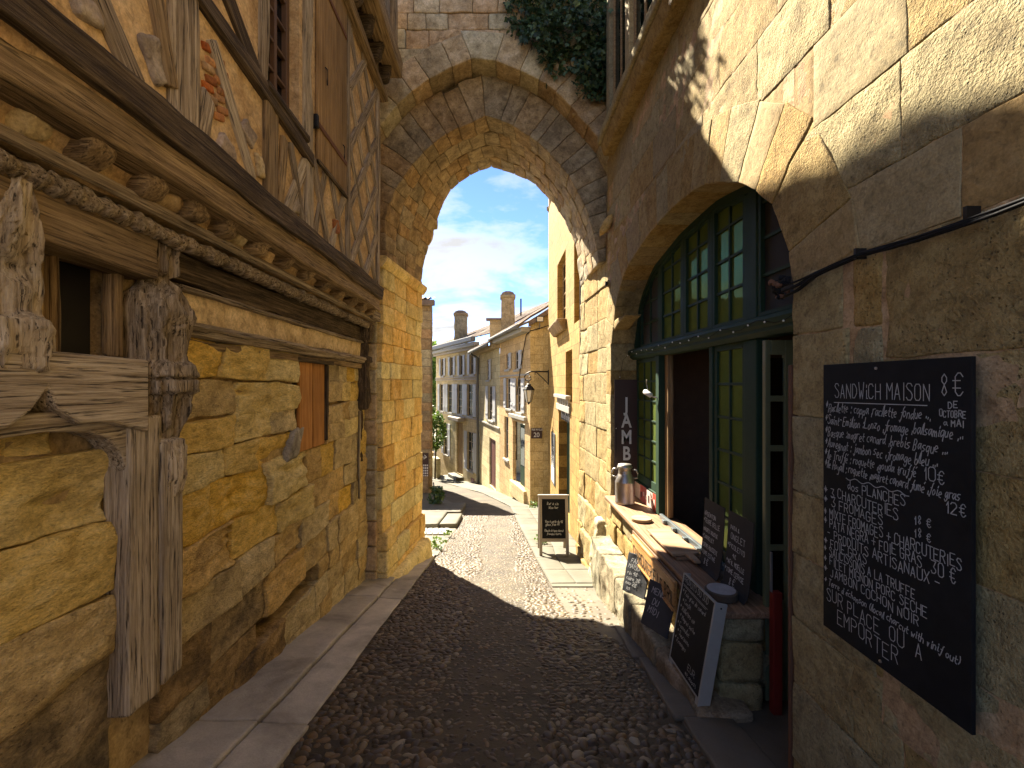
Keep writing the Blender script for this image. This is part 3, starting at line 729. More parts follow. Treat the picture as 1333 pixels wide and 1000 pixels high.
# mouldings right of the carved post
def moulding(name, prof, y0, y1, mat, amp=0.004, seed=0, parent=None, n=90):
    V = []; F = []; m = len(prof)
    for j in range(n+1):
        y = y0+(y1-y0)*j/n
        for (x, z) in prof: V.append((x, y, z))
    V = np.array(V); V = V+np.stack([fbm(V*np.array([9,2.5,9]), seed+i, 4) for i in range(3)], 1)*np.array([amp, 0.3*amp, amp*1.2])
    for j in range(n):
        for k in range(m): a = j*m+k; b = j*m+(k+1) % m; F.append((a, b, b+m, a+m))
    F.append(tuple(range(m))); F.append(tuple(n*m+k for k in range(m))[::-1])
    o = mk(name, (V, F), M[mat], parent or LH, smooth=False, fix=True)
    return grain_y(o)
moulding('ledge_board', [(-1.92,0.27),(-1.80,0.28),(-1.79,0.30),(-1.765,0.325),(-1.77,0.35),(-1.92,0.39)], 2.62, 6.08, 'timber', 0.010, 1)
moulding('fascia_board', [(-1.92,0.21),(-1.835,0.215),(-1.83,0.268),(-1.92,0.268)], 2.62, 6.08, 'timber_brown', 0.008, 2)
moulding('plaster_frieze', [(-1.925,0.37),(-1.855,0.37),(-1.85,0.54),(-1.925,0.54)], 2.62, 6.10, 'plaster', 0.012, 3)
moulding('fillet', [(-1.92,0.535),(-1.82,0.54),(-1.81,0.555),(-1.83,0.575),(-1.92,0.59)], 2.62, 6.10, 'timber', 0.006, 4)
moulding('frieze_board', [(-1.93,0.585),(-1.855,0.59),(-1.85,0.76),(-1.93,0.77)], 2.55, 6.15, 'timber_dark', 0.014, 5)
# knobbly carved roll
V = []; F = []; y = 0.85; n = 12; rings = []
kk = 0
while y < 6.22:
    L = rng.uniform(0.06, 0.105); kind = rng.random()
    for i in range(8):
        s = i/8; yy = y+L*s
        rr = 0.026+0.018*math.sin(math.pi*s)**0.7 if kind < 0.75 else 0.030+0.008*math.cos(6*math.pi*s)
        rings.append((yy, rr))
    y += L
for yy, rr in rings:
    for k in range(n): q = 2*math.pi*k/n; V.append((-1.765+math.cos(q)*rr*1.15, yy, 0.785+math.sin(q)*rr*1.1))
V = np.array(V); V = V+np.stack([fbm(V*22, 70+i, 4) for i in range(3)], 1)*0.012
for j in range(len(rings)-1):
    for k in range(n): F.append((j*n+k, j*n+(k+1) % n, (j+1)*n+(k+1) % n, (j+1)*n+k))
mk('carved_roll', (V, F), M['timber'], LH, smooth=True, fix=False)
moulding('cove_board', [(-1.93,0.77),(-1.80,0.80),(-1.80,0.845),(-1.93,0.86)], 0.8, 6.25, 'timber_dark', 0.008, 7)
r8 = [(-1.735+0.03*math.cos(q*math.pi/4), 0.88+0.03*math.sin(q*math.pi/4)) for q in range(8)]
moulding('roll_moulding', r8, 0.8, 6.25, 'timber', 0.006, 8)
moulding('cove_panel', [(-1.93,0.86),(-1.76,0.87),(-1.74,0.95),(-1.68,1.02),(-1.93,1.03)], 0.8, 6.2, 'plaster', 0.012, 9)
for k, yc in enumerate([0.95,1.42,1.88,2.20,2.50,2.78,3.17,3.57,3.96,4.36,4.76,5.16,5.56,5.95]):
    wd = rng.uniform(0.13, 0.17)
    C = [(-1.80,yc-wd/2,0.895),(-1.655,yc-wd/2,0.90),(-1.80,yc+wd/2,0.895),(-1.655,yc+wd/2,0.90),(-1.80,yc-wd/2,1.07),(-1.575,yc-wd/2,1.07),(-1.80,yc+wd/2,1.07),(-1.575,yc+wd/2,1.07)]
    V, F = hexa(C, res=0.016, r=0.03, amp=0.010, seed=k*9, freq=(16,16,16), big=0.012)
    V[:,0] += 0.012*np.cos((V[:,2]-0.9)*70+k)*np.clip((V[:,0]+1.75)*8, 0, 1)                 # worn carved rolls
    mk('corbel', (V, F), M['timber_brown'], LH, smooth=True, fix=False)
# jetty beams
lt('jetty_beam', 0.0, 1.075, 6.02, 1.045, 0.16, x=-1.66, thk=0.17, mat='timber_brown', res=0.04, big=0.014, amp=0.013)
lt('jetty_beam', 0.0, 1.235, 6.05, 1.195, 0.15, x=-1.615, thk=0.17, mat='timber_dark', res=0.04, big=0.016, amp=0.016)
lt('beam_end', 6.0, 0.93, 6.38, 0.93, 0.12, x=-1.72, thk=0.12, mat='timber')
# upper wall
W_UP = (3.10, 3.60, 2.02, 3.55); g = G()
for a, b, c, d in rects_minus(0.0, 5.93, 1.1, 5.3, [W_UP]):
    nu = max(1, int((b-a)/0.25)); nv = max(1, int((d-c)/0.25))
    for i in range(nu):
        for j in range(nv):
            p = lambda s, t: (-1.583, a+(b-a)*s/nu, c+(d-c)*t/nv)
            g.add([p(i,j), p(i+1,j), p(i+1,j+1), p(i,j+1)], [(0,1,2,3)])
a, b, c, d = W_UP
for q in (((a,c),(b,c)), ((b,c),(b,d)), ((b,d),(a,d)), ((a,d),(a,c))):
    (p0, q0), (p1, q1) = q; g.quad((-1.583,p0,q0), (-1.583,p1,q1), (-1.95,p1,q1), (-1.95,p0,q0))
g.quad((-1.583,5.93,1.1), (-6,5.93,1.1), (-6,5.93,5.3), (-1.583,5.93,5.3))
mk('upper_wall', g, M['plaster'], LH, fix=False)
T = lt
T('stud', 2.27, 1.26, 2.25, 3.2, 0.20, mat='timber')
T('stud', 3.12, 1.26, 3.12, 2.0, 0.17, mat='timber_brown')
T('stud', 3.03, 1.95, 3.03, 4.2, 0.10, mat='timber')
T('stud', 3.73, 1.24, 3.73, 4.4, 0.15, mat='timber_pale')
T('stud', 4.72, 1.22, 4.72, 4.2, 0.10, mat='timber')
T('stud', 5.87, 1.20, 5.87, 4.2, 0.13, mat='timber')
T('stud', 1.45, 1.28, 1.45, 3.2, 0.16, mat='timber')
T('stud', 0.7, 1.28, 0.7, 3.2, 0.18, mat='timber')
T('rail', 2.20, 2.05, 3.80, 1.86, 0.11, x=-1.595, thk=0.12, mat='timber_dark')
T('rail', 1.2, 2.3, 2.18, 2.1, 0.10, mat='timber')
T('brace', 2.33, 2.45, 2.95, 2.02, 0.13, x=-1.605, mat='timber_dark')
T('brace', 1.76, 1.56, 1.98, 1.30, 0.11, mat='timber')
T('brace', 2.02, 1.95, 2.17, 1.42, 0.08, mat='timber_brown')
T('brace', 1.58, 1.95, 1.86, 1.85, 0.10, mat='timber')
T('brace', 2.48, 1.88, 2.90, 1.30, 0.075, mat='timber_pale')
T('brace', 2.45, 1.55, 2.40, 1.30, 0.10, mat='timber')
T('brace', 3.30, 1.80, 3.25, 1.28, 0.07, mat='timber_brown')
T('brace', 3.68, 1.80, 3.34, 1.25, 0.10, mat='timber_pale')
T('brace', 3.42, 1.82, 3.66, 1.25, 0.07, mat='timber')
T('brace', 3.82, 1.90, 4.18, 1.25, 0.09, mat='timber')
T('brace', 4.10, 1.92, 3.86, 1.24, 0.07, mat='timber')
T('brace', 4.62, 1.92, 4.22, 1.22, 0.09, mat='timber_pale')
T('brace', 4.25, 1.93, 4.62, 1.24, 0.07, mat='timber')
# lozenge lattice at the far end
for i in range(-3, 6):
    z0 = 1.25+i*0.62
    for sgn in (1, -1):
        ya, yb = (4.78, 5.82) if sgn == 1 else (5.82, 4.78)
        za, zb = z0, z0+1.25
        if za < 1.25: f = (1.25-za)/(zb-za); ya = ya+(yb-ya)*f; za = 1.25
        if zb > 4.1: f = (zb-4.1)/(zb-za); yb = yb-(yb-ya)*f; zb = 4.1
        if zb-za > 0.12: T('lattice_brace', ya, za, yb, zb, 0.105, mat='timber', x=-1.606 if sgn > 0 else -1.611)
# infill rubble and brick shown between the timbers
def lump(y, z, a, b, mat, seed, tilt=0.0):
    C = slabC((-1.63, y-a/2, z-b/2), (0.072,0,0), (0,a,tilt*a), (0,-tilt*b,b))
    stone('infill_stone', C, M[mat], LH, res=0.02, r=0.014, amp=0.012, seed=seed, freq=(12,12,12))
for (y, z, a, b, m_, t_) in ((2.13,1.44,0.10,0.16,'greystone',0.6),(2.60,1.36,0.16,0.13,'greystone',-0.3),(2.83,1.60,0.13,0.10,'greystone',-0.5),(3.52,1.38,0.12,0.15,'greystone',0.2),(4.4,1.5,0.12,0.13,'brick',0.3),(1.6,1.45,0.15,0.12,'plaster',0.3),(3.0,1.42,0.10,0.14,'plaster',0.2),(1.75,1.42,0.12,0.1,'greystone',0.2)): lump(y, z, a, b, m_, int(y*100), t_)
for j in range(7):
    for i in range(2):
        C = slabC((-1.635, 2.42+i*0.10+(j % 2)*0.03, 1.47+j*0.052), (0.066,0,0), (0,0.095,0.028), (0,-0.01,0.042))
        stone('brick', C, M['brick'], LH, res=0.03, r=0.008, amp=0.004, seed=j*7+i)
# eroded patches of stone in the cove
for (y, z) in ((1.66,0.965),(2.36,0.96),(3.0,0.965),(3.36,0.955)):
    C = slabC((-1.80, y-0.06, z-0.06), (0.08,0,0), (0,0.14,0), (0.05,0,0.09)); stone('infill_stone', C, M['plaster'], LH, res=0.025, r=0.03, amp=0.016, seed=int(y*50), freq=(11,11,11))
# upper casement window
fr = G(); x0, x1 = -1.72, -1.66
for (a_, b_, c_, d_) in ((3.10,3.16,2.02,3.55),(3.545,3.60,2.02,3.55),(3.16,3.545,2.02,2.09),(3.36,3.40,2.09,3.5),(3.16,3.545,3.48,3.55)): fr.box(x0, x1, a_, b_, c_, d_)
for z in (2.30, 2.52, 2.74, 2.96, 3.18): fr.box(x0+0.015, x1-0.005, 3.16, 3.545, z, z+0.022)
wf = mk('window', fr, M['brownframe'], LH, bevel=0.004)
for i, (ya, yb) in enumerate(((3.16,3.36),(3.40,3.545))):
    for zz0 in [2.09]+[z+0.022 for z in (2.30,2.52,2.74,2.96,3.18)]:
        zz1 = {2.09:2.30}.get(zz0, zz0+0.198)
        mk('pane', G().box(-1.70,-1.697,ya+0.001,yb-0.001,zz0,zz1), M['glass_dark'], wf)
mk('window_darkness', G().box(-1.96,-1.93,3.05,3.65,1.95,3.6), M['black'], LH)  # black sheet standing in for the unlit room behind the panes
T('window_sill', 3.02, 1.99, 3.68, 1.98, 0.05, x=-1.59, thk=0.12, mat='timber_dark')
# board shutter with iron strap
for i in range(5):
    ya = 3.90+i*0.144; lt('shutter_board', ya+0.07, 1.93+0.01*(i % 2), ya+0.07, 3.9, 0.139, x=-1.562, thk=0.028, mat='shutter_wood', amp=0.002, big=0.002, r=0.004)
for z in (2.22, 3.5): mk('strap_hinge', G().box(-1.546,-1.536,3.83,4.60,z-0.022,z+0.022), M['rust'], LH, bevel=0.004)
mk('strap_hinge', G().box(-1.60,-1.53,3.83,3.87,2.17,2.28), M['iron'], LH, bevel=0.006)
lt('shutter_rail', 3.88, 1.90, 4.64, 1.90, 0.035, x=-1.545, thk=0.03, mat='timber_dark')
for (y, z) in ((4.5,2.30),(4.05,2.75)): mk('shutter_hook', G().tube([(-1.55,y,z+0.07),(-1.532,y,z+0.05),(-1.532,y,z-0.05),(-1.54,y+0.025,z-0.075)], 0.006, 6), M['iron'], LH)
# second jetty at the top
lt('jetty_beam', 4.2, 3.86, 6.1, 3.82, 0.10, x=-1.56, thk=0.14, mat='timber_brown')
lt('jetty_beam', 0.0, 4.25, 6.1, 4.20, 0.22, x=-1.40, thk=0.22, mat='timber_brown')
for y in (4.7, 5.1, 5.5, 5.9): 
    C = slabC((-1.66, y-0.06, 3.90), (0.22,0,0.02), (0,0.12,0), (0.06,0,0.24)); stone('corbel', C, M['timber_dark'], LH, res=0.04, r=0.03, amp=0.014, seed=int(y*10), freq=(12,12,12))
mk('upper_wall', G().box(-6,-1.42,0.0,6.0,4.3,5.34), M['plaster'], LH)
lt('stud', 5.95, 4.30, 5.95, 5.34, 0.13, x=-1.39, mat='timber_brown'); lt('stud', 5.5, 4.3, 5.5, 5.34, 0.13, x=-1.39, mat='timber')
# boarded small window
for ya, yb in ((4.26,4.55),(4.575,4.87)):
    lt('shutter_board', (ya+yb)/2, -0.64, (ya+yb)/2, 0.21, yb-ya, x=-1.885, thk=0.03, mat='plank_orange', amp=0.002, big=0.001, r=0.004)
lt('window_jamb', 4.90, -0.60, 4.90, 0.21, 0.05, x=-1.88, thk=0.07, mat='timber_dark')
lt('lintel_beam', 4.15, 0.225, 5.05, 0.225, 0.05, x=-1.87, thk=0.08, mat='timber_dark')
C = slabC((-1.95, 3.98, -0.70), (0.09,0,0), (0,0.26,0.03), (0,0.16,0.28)); stone('render_patch', C, M['greystone'], LH, res=0.03, r=0.03, amp=0.008, seed=5)
lt('pale_strip', 5.95, -1.50, 5.98, -0.36, 0.04, x=-1.83, thk=0.03, mat='timber_pale')
# roof over the house (out of the picture, but it shades the street)
g = G(); g.prism([(-1.45,-0.1,5.35),(-1.45,-0.1,5.42),(-4.0,-0.1,6.6),(-6.6,-0.1,5.42),(-6.6,-0.1,5.35)], (0,6.3,0)); mk('roof', g, M['tile'], LH)
mk('rear_wall', G().box(-6,-2.45,0.2,6.40,-3.6,5.32), M['plaster'], LH)
# ================================================================== STONE GATEWAY
rng = random.Random(33)
GA = thing('stone_gateway', 'medieval stone gateway with tall pointed arch spanning the cobbled street', 'gateway', (0, 7.4, gz(7.4)))
FO = [(-2.30,1.2),(-2.22,2.2),(-2.08,3.0),(-1.81,3.49),(-1.33,4.06),(-0.78,4.44),(-0.3,4.63),(0.13,4.49),(0.7,4.24),(1.13,3.78),(1.42,3.44),(1.62,3.05),(1.80,2.4),(1.86,1.2)]
FI = [(-1.67,1.80),(-1.70,2.2),(-1.68,2.55),(-1.53,2.91),(-1.23,3.36),(-0.72,3.75),(-0.19,3.98),(0.22,3.84),(0.64,3.53),(1.03,3.09),(1.30,2.55),(1.42,2.1),(1.47,1.80)]
BI = [(-1.44,1.80),(-1.43,2.05),(-1.33,2.48),(-1.13,3.13),(-0.88,3.62),(-0.50,3.91),(-0.14,4.03),(0.30,3.90),(0.72,3.66),(1.00,3.36),(1.28,2.9),(1.45,2.45),(1.50,1.80)]
def resample(P, n):
    P = np.array(P, float); d = np.r_[0, np.cumsum(np.linalg.norm(np.diff(P, axis=0), axis=1))]
    s = np.linspace(0, d[-1], n); return np.stack([np.interp(s, d, P[:,0]), np.interp(s, d, P[:,1])], 1)
def smoothc(P, n=120):
    Q = resample(P, n)
    for _ in range(6):
        q = Q.copy(); q[1:-1] = 0.25*Q[:-2]+0.5*Q[1:-1]+0.25*Q[2:]; 
        k = np.argmax(Q[:,1]); q[k] = Q[k]; Q = q
    return Q
def normals(Q):
    t = np.gradient(Q, axis=0); t /= np.linalg.norm(t, axis=1, keepdims=True); return np.stack([-t[:,1], t[:,0]], 1)   # outward (left of travel)
FOs, FIs, BIs = smoothc(FO), smoothc(FI), smoothc(BI)
def ring(A, B, ya, yb, T, n, mat, parent, seed, rows=1, jit=0.0, name='voussoir', **k):
    NA, NB = normals(A), normals(B)
    for r_ in range(rows):
        f0, f1 = r_/rows, (r_+1)/rows
        cuts = [0]
        for i in range(1, n): cuts.append((i+rng.uniform(-.10,.10)*(1 if jit else 0))/n)
        cuts.append(1)
        if r_ % 2: cuts = [0]+[c+0.5/n for c in cuts[:-2]]+[1]
        for i in range(len(cuts)-1):
            ii = [min(len(A)-1, int(round(c*(len(A)-1)))) for c in (cuts[i], cuts[i+1])]
            if ii[0] == ii[1]: continue
            C = []; dj = rng.uniform(-jit, jit)
            for q in range(8):                    # a: along arc, b: depth, c: radial
                i_ = ii[q & 1]; f = (f0, f1)[(q >> 1) & 1]; t = T*(1+0.1*dj/max(jit, 1e-6)) if q & 4 else dj
                p = A[i_]*(1-f)+B[i_]*f; nn = NA[i_]*(1-f)+NB[i_]*f; nn = nn/np.linalg.norm(nn)
                p = p+nn*t; C.append((p[0], ya+(yb-ya)*f, p[1]))
            stone(name, C, mat, parent, seed=seed, gap=0.004, **k)
ring(FOs, FOs, 6.40, 6.86, 0.42, 27, M['gate'], GA, 100, jit=0.008, res=0.05, r=0.010, amp=0.008, big=0.006)
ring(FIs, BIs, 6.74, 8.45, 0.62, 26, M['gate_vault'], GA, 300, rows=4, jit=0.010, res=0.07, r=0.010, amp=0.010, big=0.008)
# wall above, in rough courses
FOn = normals(FOs); outer = FOs+FOn*0.42
def ro(x):
    best = -9
    for a, b in zip(outer, outer[1:]):
        if min(a[0], b[0]) <= x <= max(a[0], b[0]) and abs(b[0]-a[0]) > 1e-6: best = max(best, a[1]+(b[1]-a[1])*(x-a[0])/(b[0]-a[0]))
    return best
def topz(x): return lerp([(-2.6,5.55),(-1.24,5.55),(-1.22,7.2),(-1.0,6.9),(-0.8,6.2),(-0.62,5.7),(-0.5,5.55),(2.2,5.55)], x)  # unseen gate top; left peak added to shade the near right wall
g = G(); xs = sorted([-2.6+0.1*i for i in range(49)]+[-1.24,-1.22])
for a, b in zip(xs, xs[1:]):
    za, zb = max(ro(a)-0.12, 1.0), max(ro(b)-0.12, 1.0)
    for (yy) in (6.47, 8.40): g.quad((a,yy,za), (b,yy,zb), (b,yy,topz(b)-.05), (a,yy,topz(a)-.05))
    g.quad((a,6.47,topz(a)-.05), (b,6.47,topz(b)-.05), (b,8.40,topz(b)-.05), (a,8.40,topz(a)-.05))
    g.quad((a,6.80,za), (b,6.80,zb), (b,8.40,zb), (a,8.40,za))
mk('wall', g, M['gate_mortar'], GA, fix=False)
z = 2.2; k = 0
while z < 8.2:
    h = rng.uniform(0.22, 0.34); x = -2.3+rng.uniform(-.2, 0)
    while x < 1.9:
        L = rng.uniform(0.25, 0.6); x1 = x+L
        zt0, zt1 = min(z+h, topz(x)), min(z+h, topz(x1))
        b0, b1 = max(z, ro(x)-0.2), max(z, ro(x1)-0.2)
        if x >= -1.95 and (zt0-b0 > 0.03 or zt1-b1 > 0.03) and max(zt0-b0, zt1-b1) > 0.06:
            b0 = min(b0, zt0-0.015); b1 = min(b1, zt1-0.015); o = rng.uniform(-.012,.010)
            C = [((x, x1)[i & 1], (6.428+o, 6.56)[(i >> 1) & 1], ((b0, b1)[i & 1] if not i & 4 else (zt0, zt1)[i & 1])) for i in range(8)]
            stone('stone', C, M['gate'], GA, res=0.06, r=0.012, amp=0.010, seed=600, gap=0.008, big=0.006); k += 1
        x = x1
    z += h
# back of the wall in plain courses
for i in range(7):
    z0 = 3.9+i*0.28
    C = slabC((-2.2, 8.41, max(z0, 4.75)), (4.3,0,0), (0,0.06,0), (0,0,0.27)); stone('back_course', C, M['gate'], GA, res=0.25, r=0.02, amp=0.01, seed=k+i)
# left pier: front face, passage wall turning inwards, impost, eroded plinth
def lx(y): return -1.66+0.1166*(y-6.5)
zc = 1.66; ci = 0
while zc > -3.4:
    h = rng.uniform(0.24, 0.36); y = 6.50+(0.0)
    first = True
    while y < 8.42:
        L = rng.uniform(0.38, 0.62) if not first else rng.uniform(0.3, 0.55); y1 = min(y+L, 8.45)
        if 8.45-y1 < 0.15: y1 = 8.45
        if zc > gz(y1)-0.1:
            o = rng.uniform(-.015, .015); low = 0.06 if zc-h < gz(y)+0.5 else 0
            er = rng.random() < 0.35
            C = []
            for i in range(8):
                yy = (y, y1)[(i >> 1) & 1]; xx = lx(yy)+o+low if i & 1 else lx(yy)-0.30
                C.append((xx, yy, (zc-h, zc)[(i >> 2) & 1]))
            stone('pier_stone', C, M['gate_pier'], GA, res=0.045, r=0.018 if er else 0.008, amp=0.016 if er else 0.007, seed=700, gap=0.005, big=0.012 if er else 0.003); k += 1
        y = y1; first = False
    zc -= h; ci += 1
g = G(); g.prism([(-2.3,6.52,-3.6),(-1.72,6.52,-3.6),(-1.50,8.43,-3.6),(-2.3,8.43,-3.6)], (0,0,5.4)); mk('pier_core', g, M['gate_mortar'], GA)
g = G(); g.prism([(1.66,6.5,-3.6),(1.60,8.43,-3.6),(2.6,8.43,-3.6),(2.6,6.5,-3.6)], (0,0,6.4)); mk('pier_core', g, M['gate_mortar'], GA)
# impost moulding on the left
for j, (ya, yb) in enumerate(((6.42,7.0),(7.0,7.5),(7.5,8.0),(8.0,8.5))):
    P = [(-0.32,1.66),(0.02,1.66),(0.075,1.74),(0.085,1.80),(0.06,1.82),(-0.32,1.82)]
    g = G(); A = [(lx(ya)+p, ya+0.003, z) for p, z in P]; g.prism(A, (lx(yb)-lx(ya), yb-ya-0.006, 0)); mk('impost', g, M['gate_pier'], GA, bevel=0.008)
for j in range(14):                               # pier face beside the timber house
    z0 = 1.65-0.36*j
    C = slabC((-2.1, 6.43, z0-0.35), (0.36,0,0), (0,0.14,0), (0,0,0.35)); stone('pier_stone', C, M['gate'], GA, res=0.06, r=0.016, amp=0.008, seed=900+j, gap=0.010)
C = slabC((-1.80, 6.40, -3.4), (0.42,0,0), (0.2,1.9,0), (-0.10,0,0.62)); stone('plinth', C, M['gate_pier'], GA, res=0.07, r=0.05, amp=0.03, seed=8, freq=(3,3,3), big=0.04)
# right pier: ragged, worn at the foot
def rx(y): return 1.60-0.055*(y-6.5)
zc = 2.85
while zc > -3.5:
    h = rng.uniform(0.38, 0.55); y = 6.46
    while y < 8.40:
        L = rng.uniform(0.6, 1.0); y1 = min(y+L, 8.45)
        if 8.45-y1 < 0.2: y1 = 8.45
        if zc > gz(y1)-0.1:
            o = rng.uniform(-.015, .012); edge = y1 > 8.4
            if zc < -1.35: o -= (-1.35-zc)*0.085*(1.0 if y < 7.3 else 0.6)
            C = []
            for i in range(8):
                yy = (y, y1)[(i >> 1) & 1]; xx = rx(yy)+o if not i & 1 else rx(yy)+0.36
                C.append((xx, yy, (zc-h, zc)[(i >> 2) & 1]))
            er = edge or zc < -1.2
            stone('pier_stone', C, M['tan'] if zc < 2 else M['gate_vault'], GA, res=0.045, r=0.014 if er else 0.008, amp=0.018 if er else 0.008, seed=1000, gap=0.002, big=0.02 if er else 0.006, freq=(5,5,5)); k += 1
        y = y1
    zc -= h
# two worn rubbing stones at the foot of the right pier
for (x, y, a, h, s) in ((1.42,6.72,0.20,0.95,1),(1.52,6.36,0.16,0.75,2)):
    C = slabC((x-a/2, y-a/2, gz(y)-0.08), (a,0,0), (0,a*1.6,0), (0.10,0,h)); stone('rubbing_stone', C, M['gate'], GA, res=0.03, r=0.06, amp=0.02, seed=40+s, freq=(7,7,5), big=0.03, erode=((-1,0,0), 0.04, 3))
# corbel on the right, moulded hood return and back cornice on the left
V, F = hexa(slabC((1.38,6.20,2.02),(0.16,0,0.12),(0,0.22,0),(0.05,0,0.24)), res=0.03, r=0.07, amp=0.012, seed=3); mk('corbel', (V, F), M['gate_pier'], GA, smooth=True)
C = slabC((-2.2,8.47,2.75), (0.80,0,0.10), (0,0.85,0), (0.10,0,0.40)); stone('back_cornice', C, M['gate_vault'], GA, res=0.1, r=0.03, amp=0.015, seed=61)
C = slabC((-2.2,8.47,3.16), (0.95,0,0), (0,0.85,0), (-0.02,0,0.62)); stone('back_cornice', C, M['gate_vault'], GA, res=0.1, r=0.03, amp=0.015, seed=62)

# ------------------------------------------------------------------ ivy
IV = thing('ivy', 'dark green ivy hanging over the upper right of the gateway arch', 'ivy', (0.9, 6.3, 4.0))
edge = [(0.02,6.2),(0.05,5.75),(0.10,5.30),(0.20,4.92),(0.42,4.72),(0.56,4.62),(0.66,4.48),(0.78,4.30),(0.86,4.28),(0.93,4.42),(1.02,4.30),(1.10,4.12),(1.22,4.02),(1.36,3.98),(1.50,4.02),(1.66,4.1),(1.70,6.2)]
def leaf_cloud(name, mat, parent, sample, n, size, seed, normal_bias=None, spread=0.9):
    r_ = np.random.RandomState(seed)
    base = np.array([(0,0,0),(-0.42,0.18,0.03),(-0.55,0.52,0.0),(-0.22,0.62,0.04),(0,1.05,-0.05),(0.22,0.62,0.04),(0.55,0.52,0.0),(0.42,0.18,0.03)])
    faces = np.array([(0,1,2),(0,2,3),(0,3,4),(0,4,5),(0,5,6),(0,6,7)])
    P = sample(r_, n); n = len(P)
    nd = r_.normal(size=(n,3))*spread+(np.array(normal_bias) if normal_bias is not None else 0); nd /= np.linalg.norm(nd, axis=1, keepdims=True)
    up = np.array([0,0,-1.0])+r_.normal(size=(n,3))*0.55
    ya = up-nd*(up*nd).sum(1, keepdims=True); ya /= np.linalg.norm(ya, axis=1, keepdims=True); xa = np.cross(ya, nd)
    s = size*r_.uniform(0.4, 1.45, size=(n,1,1))
    V = P[:,None,:]+s*(base[None,:,0:1]*xa[:,None,:]+base[None,:,1:2]*ya[:,None,:]+base[None,:,2:3]*nd[:,None,:])
    V = V.reshape(-1,3); F = (faces[None]+8*np.arange(n)[:,None,None]).reshape(-1,3)
    return big_mesh(name, V, F, mat, parent, tone=np.repeat(r_.random_sample(n), 8), smooth=False)
def in_poly(x, z, P):
    c = False; j = len(P)-1
    for i in range(len(P)):
        if (P[i][1] > z) != (P[j][1] > z) and x < (P[j][0]-P[i][0])*(z-P[i][1])/(P[j][1]-P[i][1])+P[i][0]: c = not c
        j = i
    return c
def ivy_pts(r_, n):
    out = []
    while len(out) < n:
        x, z = r_.uniform(-0.1, 1.8), r_.uniform(3.85, 6.2)
        jx, jz = r_.normal()*0.05, r_.normal()*0.05
        if not in_poly(x+jx, z+jz, edge): continue
        cl_ = vnoise([[x*4, z*4, 1.0]], 2)[0]; dep = 0.06+0.16*max(0, cl_+0.5)*min(1, (z-3.7)/0.7)
        if cl_ < -0.55 and r_.rand() < 0.7: continue
        out.append((x, 6.38-abs(r_.normal())*dep*0.6-0.3*dep, z))
    return np.array(out)
leaf_cloud('leaves', M['ivy'], IV, ivy_pts, 5200, 0.062, 4, normal_bias=(0,-1.1,0.5))
for k in range(10):
    x = 0.2+k*0.15; pts_ = [(x+0.06*math.sin(i*1.3+k), 6.38, 6.0-i*(2.0-0.6*abs(x-1.3))/8) for i in range(8)]; mk('stem', G().tube(pts_, 0.008, 5), M['bark'], IV)
# ================================================================== STONE SHOP HOUSE (right)
rng = random.Random(44)
XR = 1.536
RH = thing('stone_shop_house', 'tan stone house with a wide arched green shop window and doorway', 'house', (2.4, 3.6, gz(3.6)))
ARC = [(6.27,-2.9),(6.27,-0.6),(6.24,0.55),(6.02,1.10),(5.51,1.405),(4.66,1.545),(3.92,1.575),(3.42,1.50),(2.98,1.335),(2.69,1.136),(2.52,0.957),(2.43,0.743),(2.386,0.50),(2.386,-0.6),(2.386,-2.9)]
AS = np.array(ARC); ArcTop = resample(ARC[2:13], 140)
for _ in range(8):
    q = ArcTop.copy(); q[1:-1] = 0.25*ArcTop[:-2]+0.5*ArcTop[1:-1]+0.25*ArcTop[2:]; ArcTop = q
def az(y):                                        # intrados height
    o = np.argsort(ArcTop[:,0]); return float(np.interp(y, ArcTop[o,0], ArcTop[o,1]))
aN = normals(ArcTop)
if aN[70][1] < 0: aN = -aN
VT = 0.46; aOut = ArcTop+aN*VT
def aro(y):
    best = -9
    for a, b in zip(aOut, aOut[1:]):
        if min(a[0], b[0]) <= y <= max(a[0], b[0]) and abs(b[0]-a[0]) > 1e-6: best = max(best, a[1]+(b[1]-a[1])*(y-a[0])/(b[0]-a[0]))
    return best
# core with the opening
g = G(); X0, X1 = XR+0.0125, 2.05; TOP = 5.6
ysx = np.linspace(2.386, 6.27, 60)
for a, b in zip(ysx, ysx[1:]):
    za, zb = az(a)+0.05, az(b)+0.05
    g.quad((X0,a,za), (X0,b,zb), (X0,b,TOP), (X0,a,TOP)); g.quad((X0,a,za), (X0,b,zb), (X1,b,zb), (X1,a,za))
g.quad((X0,-3.5,-3), (X0,2.36,-3), (X0,2.36,TOP), (X0,-3.5,TOP)); g.quad((X0,-3.5,-3), (6,-3.5,-3), (6,-3.5,TOP), (X0,-3.5,TOP)); g.quad((X0,2.36,-3), (X1,2.36,-3), (X1,2.36,TOP), (X0,2.36,TOP))
g.quad((X0,6.30,-3.6), (X0,6.50,-3.6), (X0,6.50,TOP), (X0,6.30,TOP)); g.quad((X0,6.30,-3.6), (X1,6.30,-3.6), (X1,6.30,TOP), (X0,6.30,TOP))
g.quad((X0,-3.5,TOP), (X0,6.5,TOP), (6,6.5,TOP), (6,-3.5,TOP))
mk('wall', g, M['tan_mortar'], RH, fix=False)
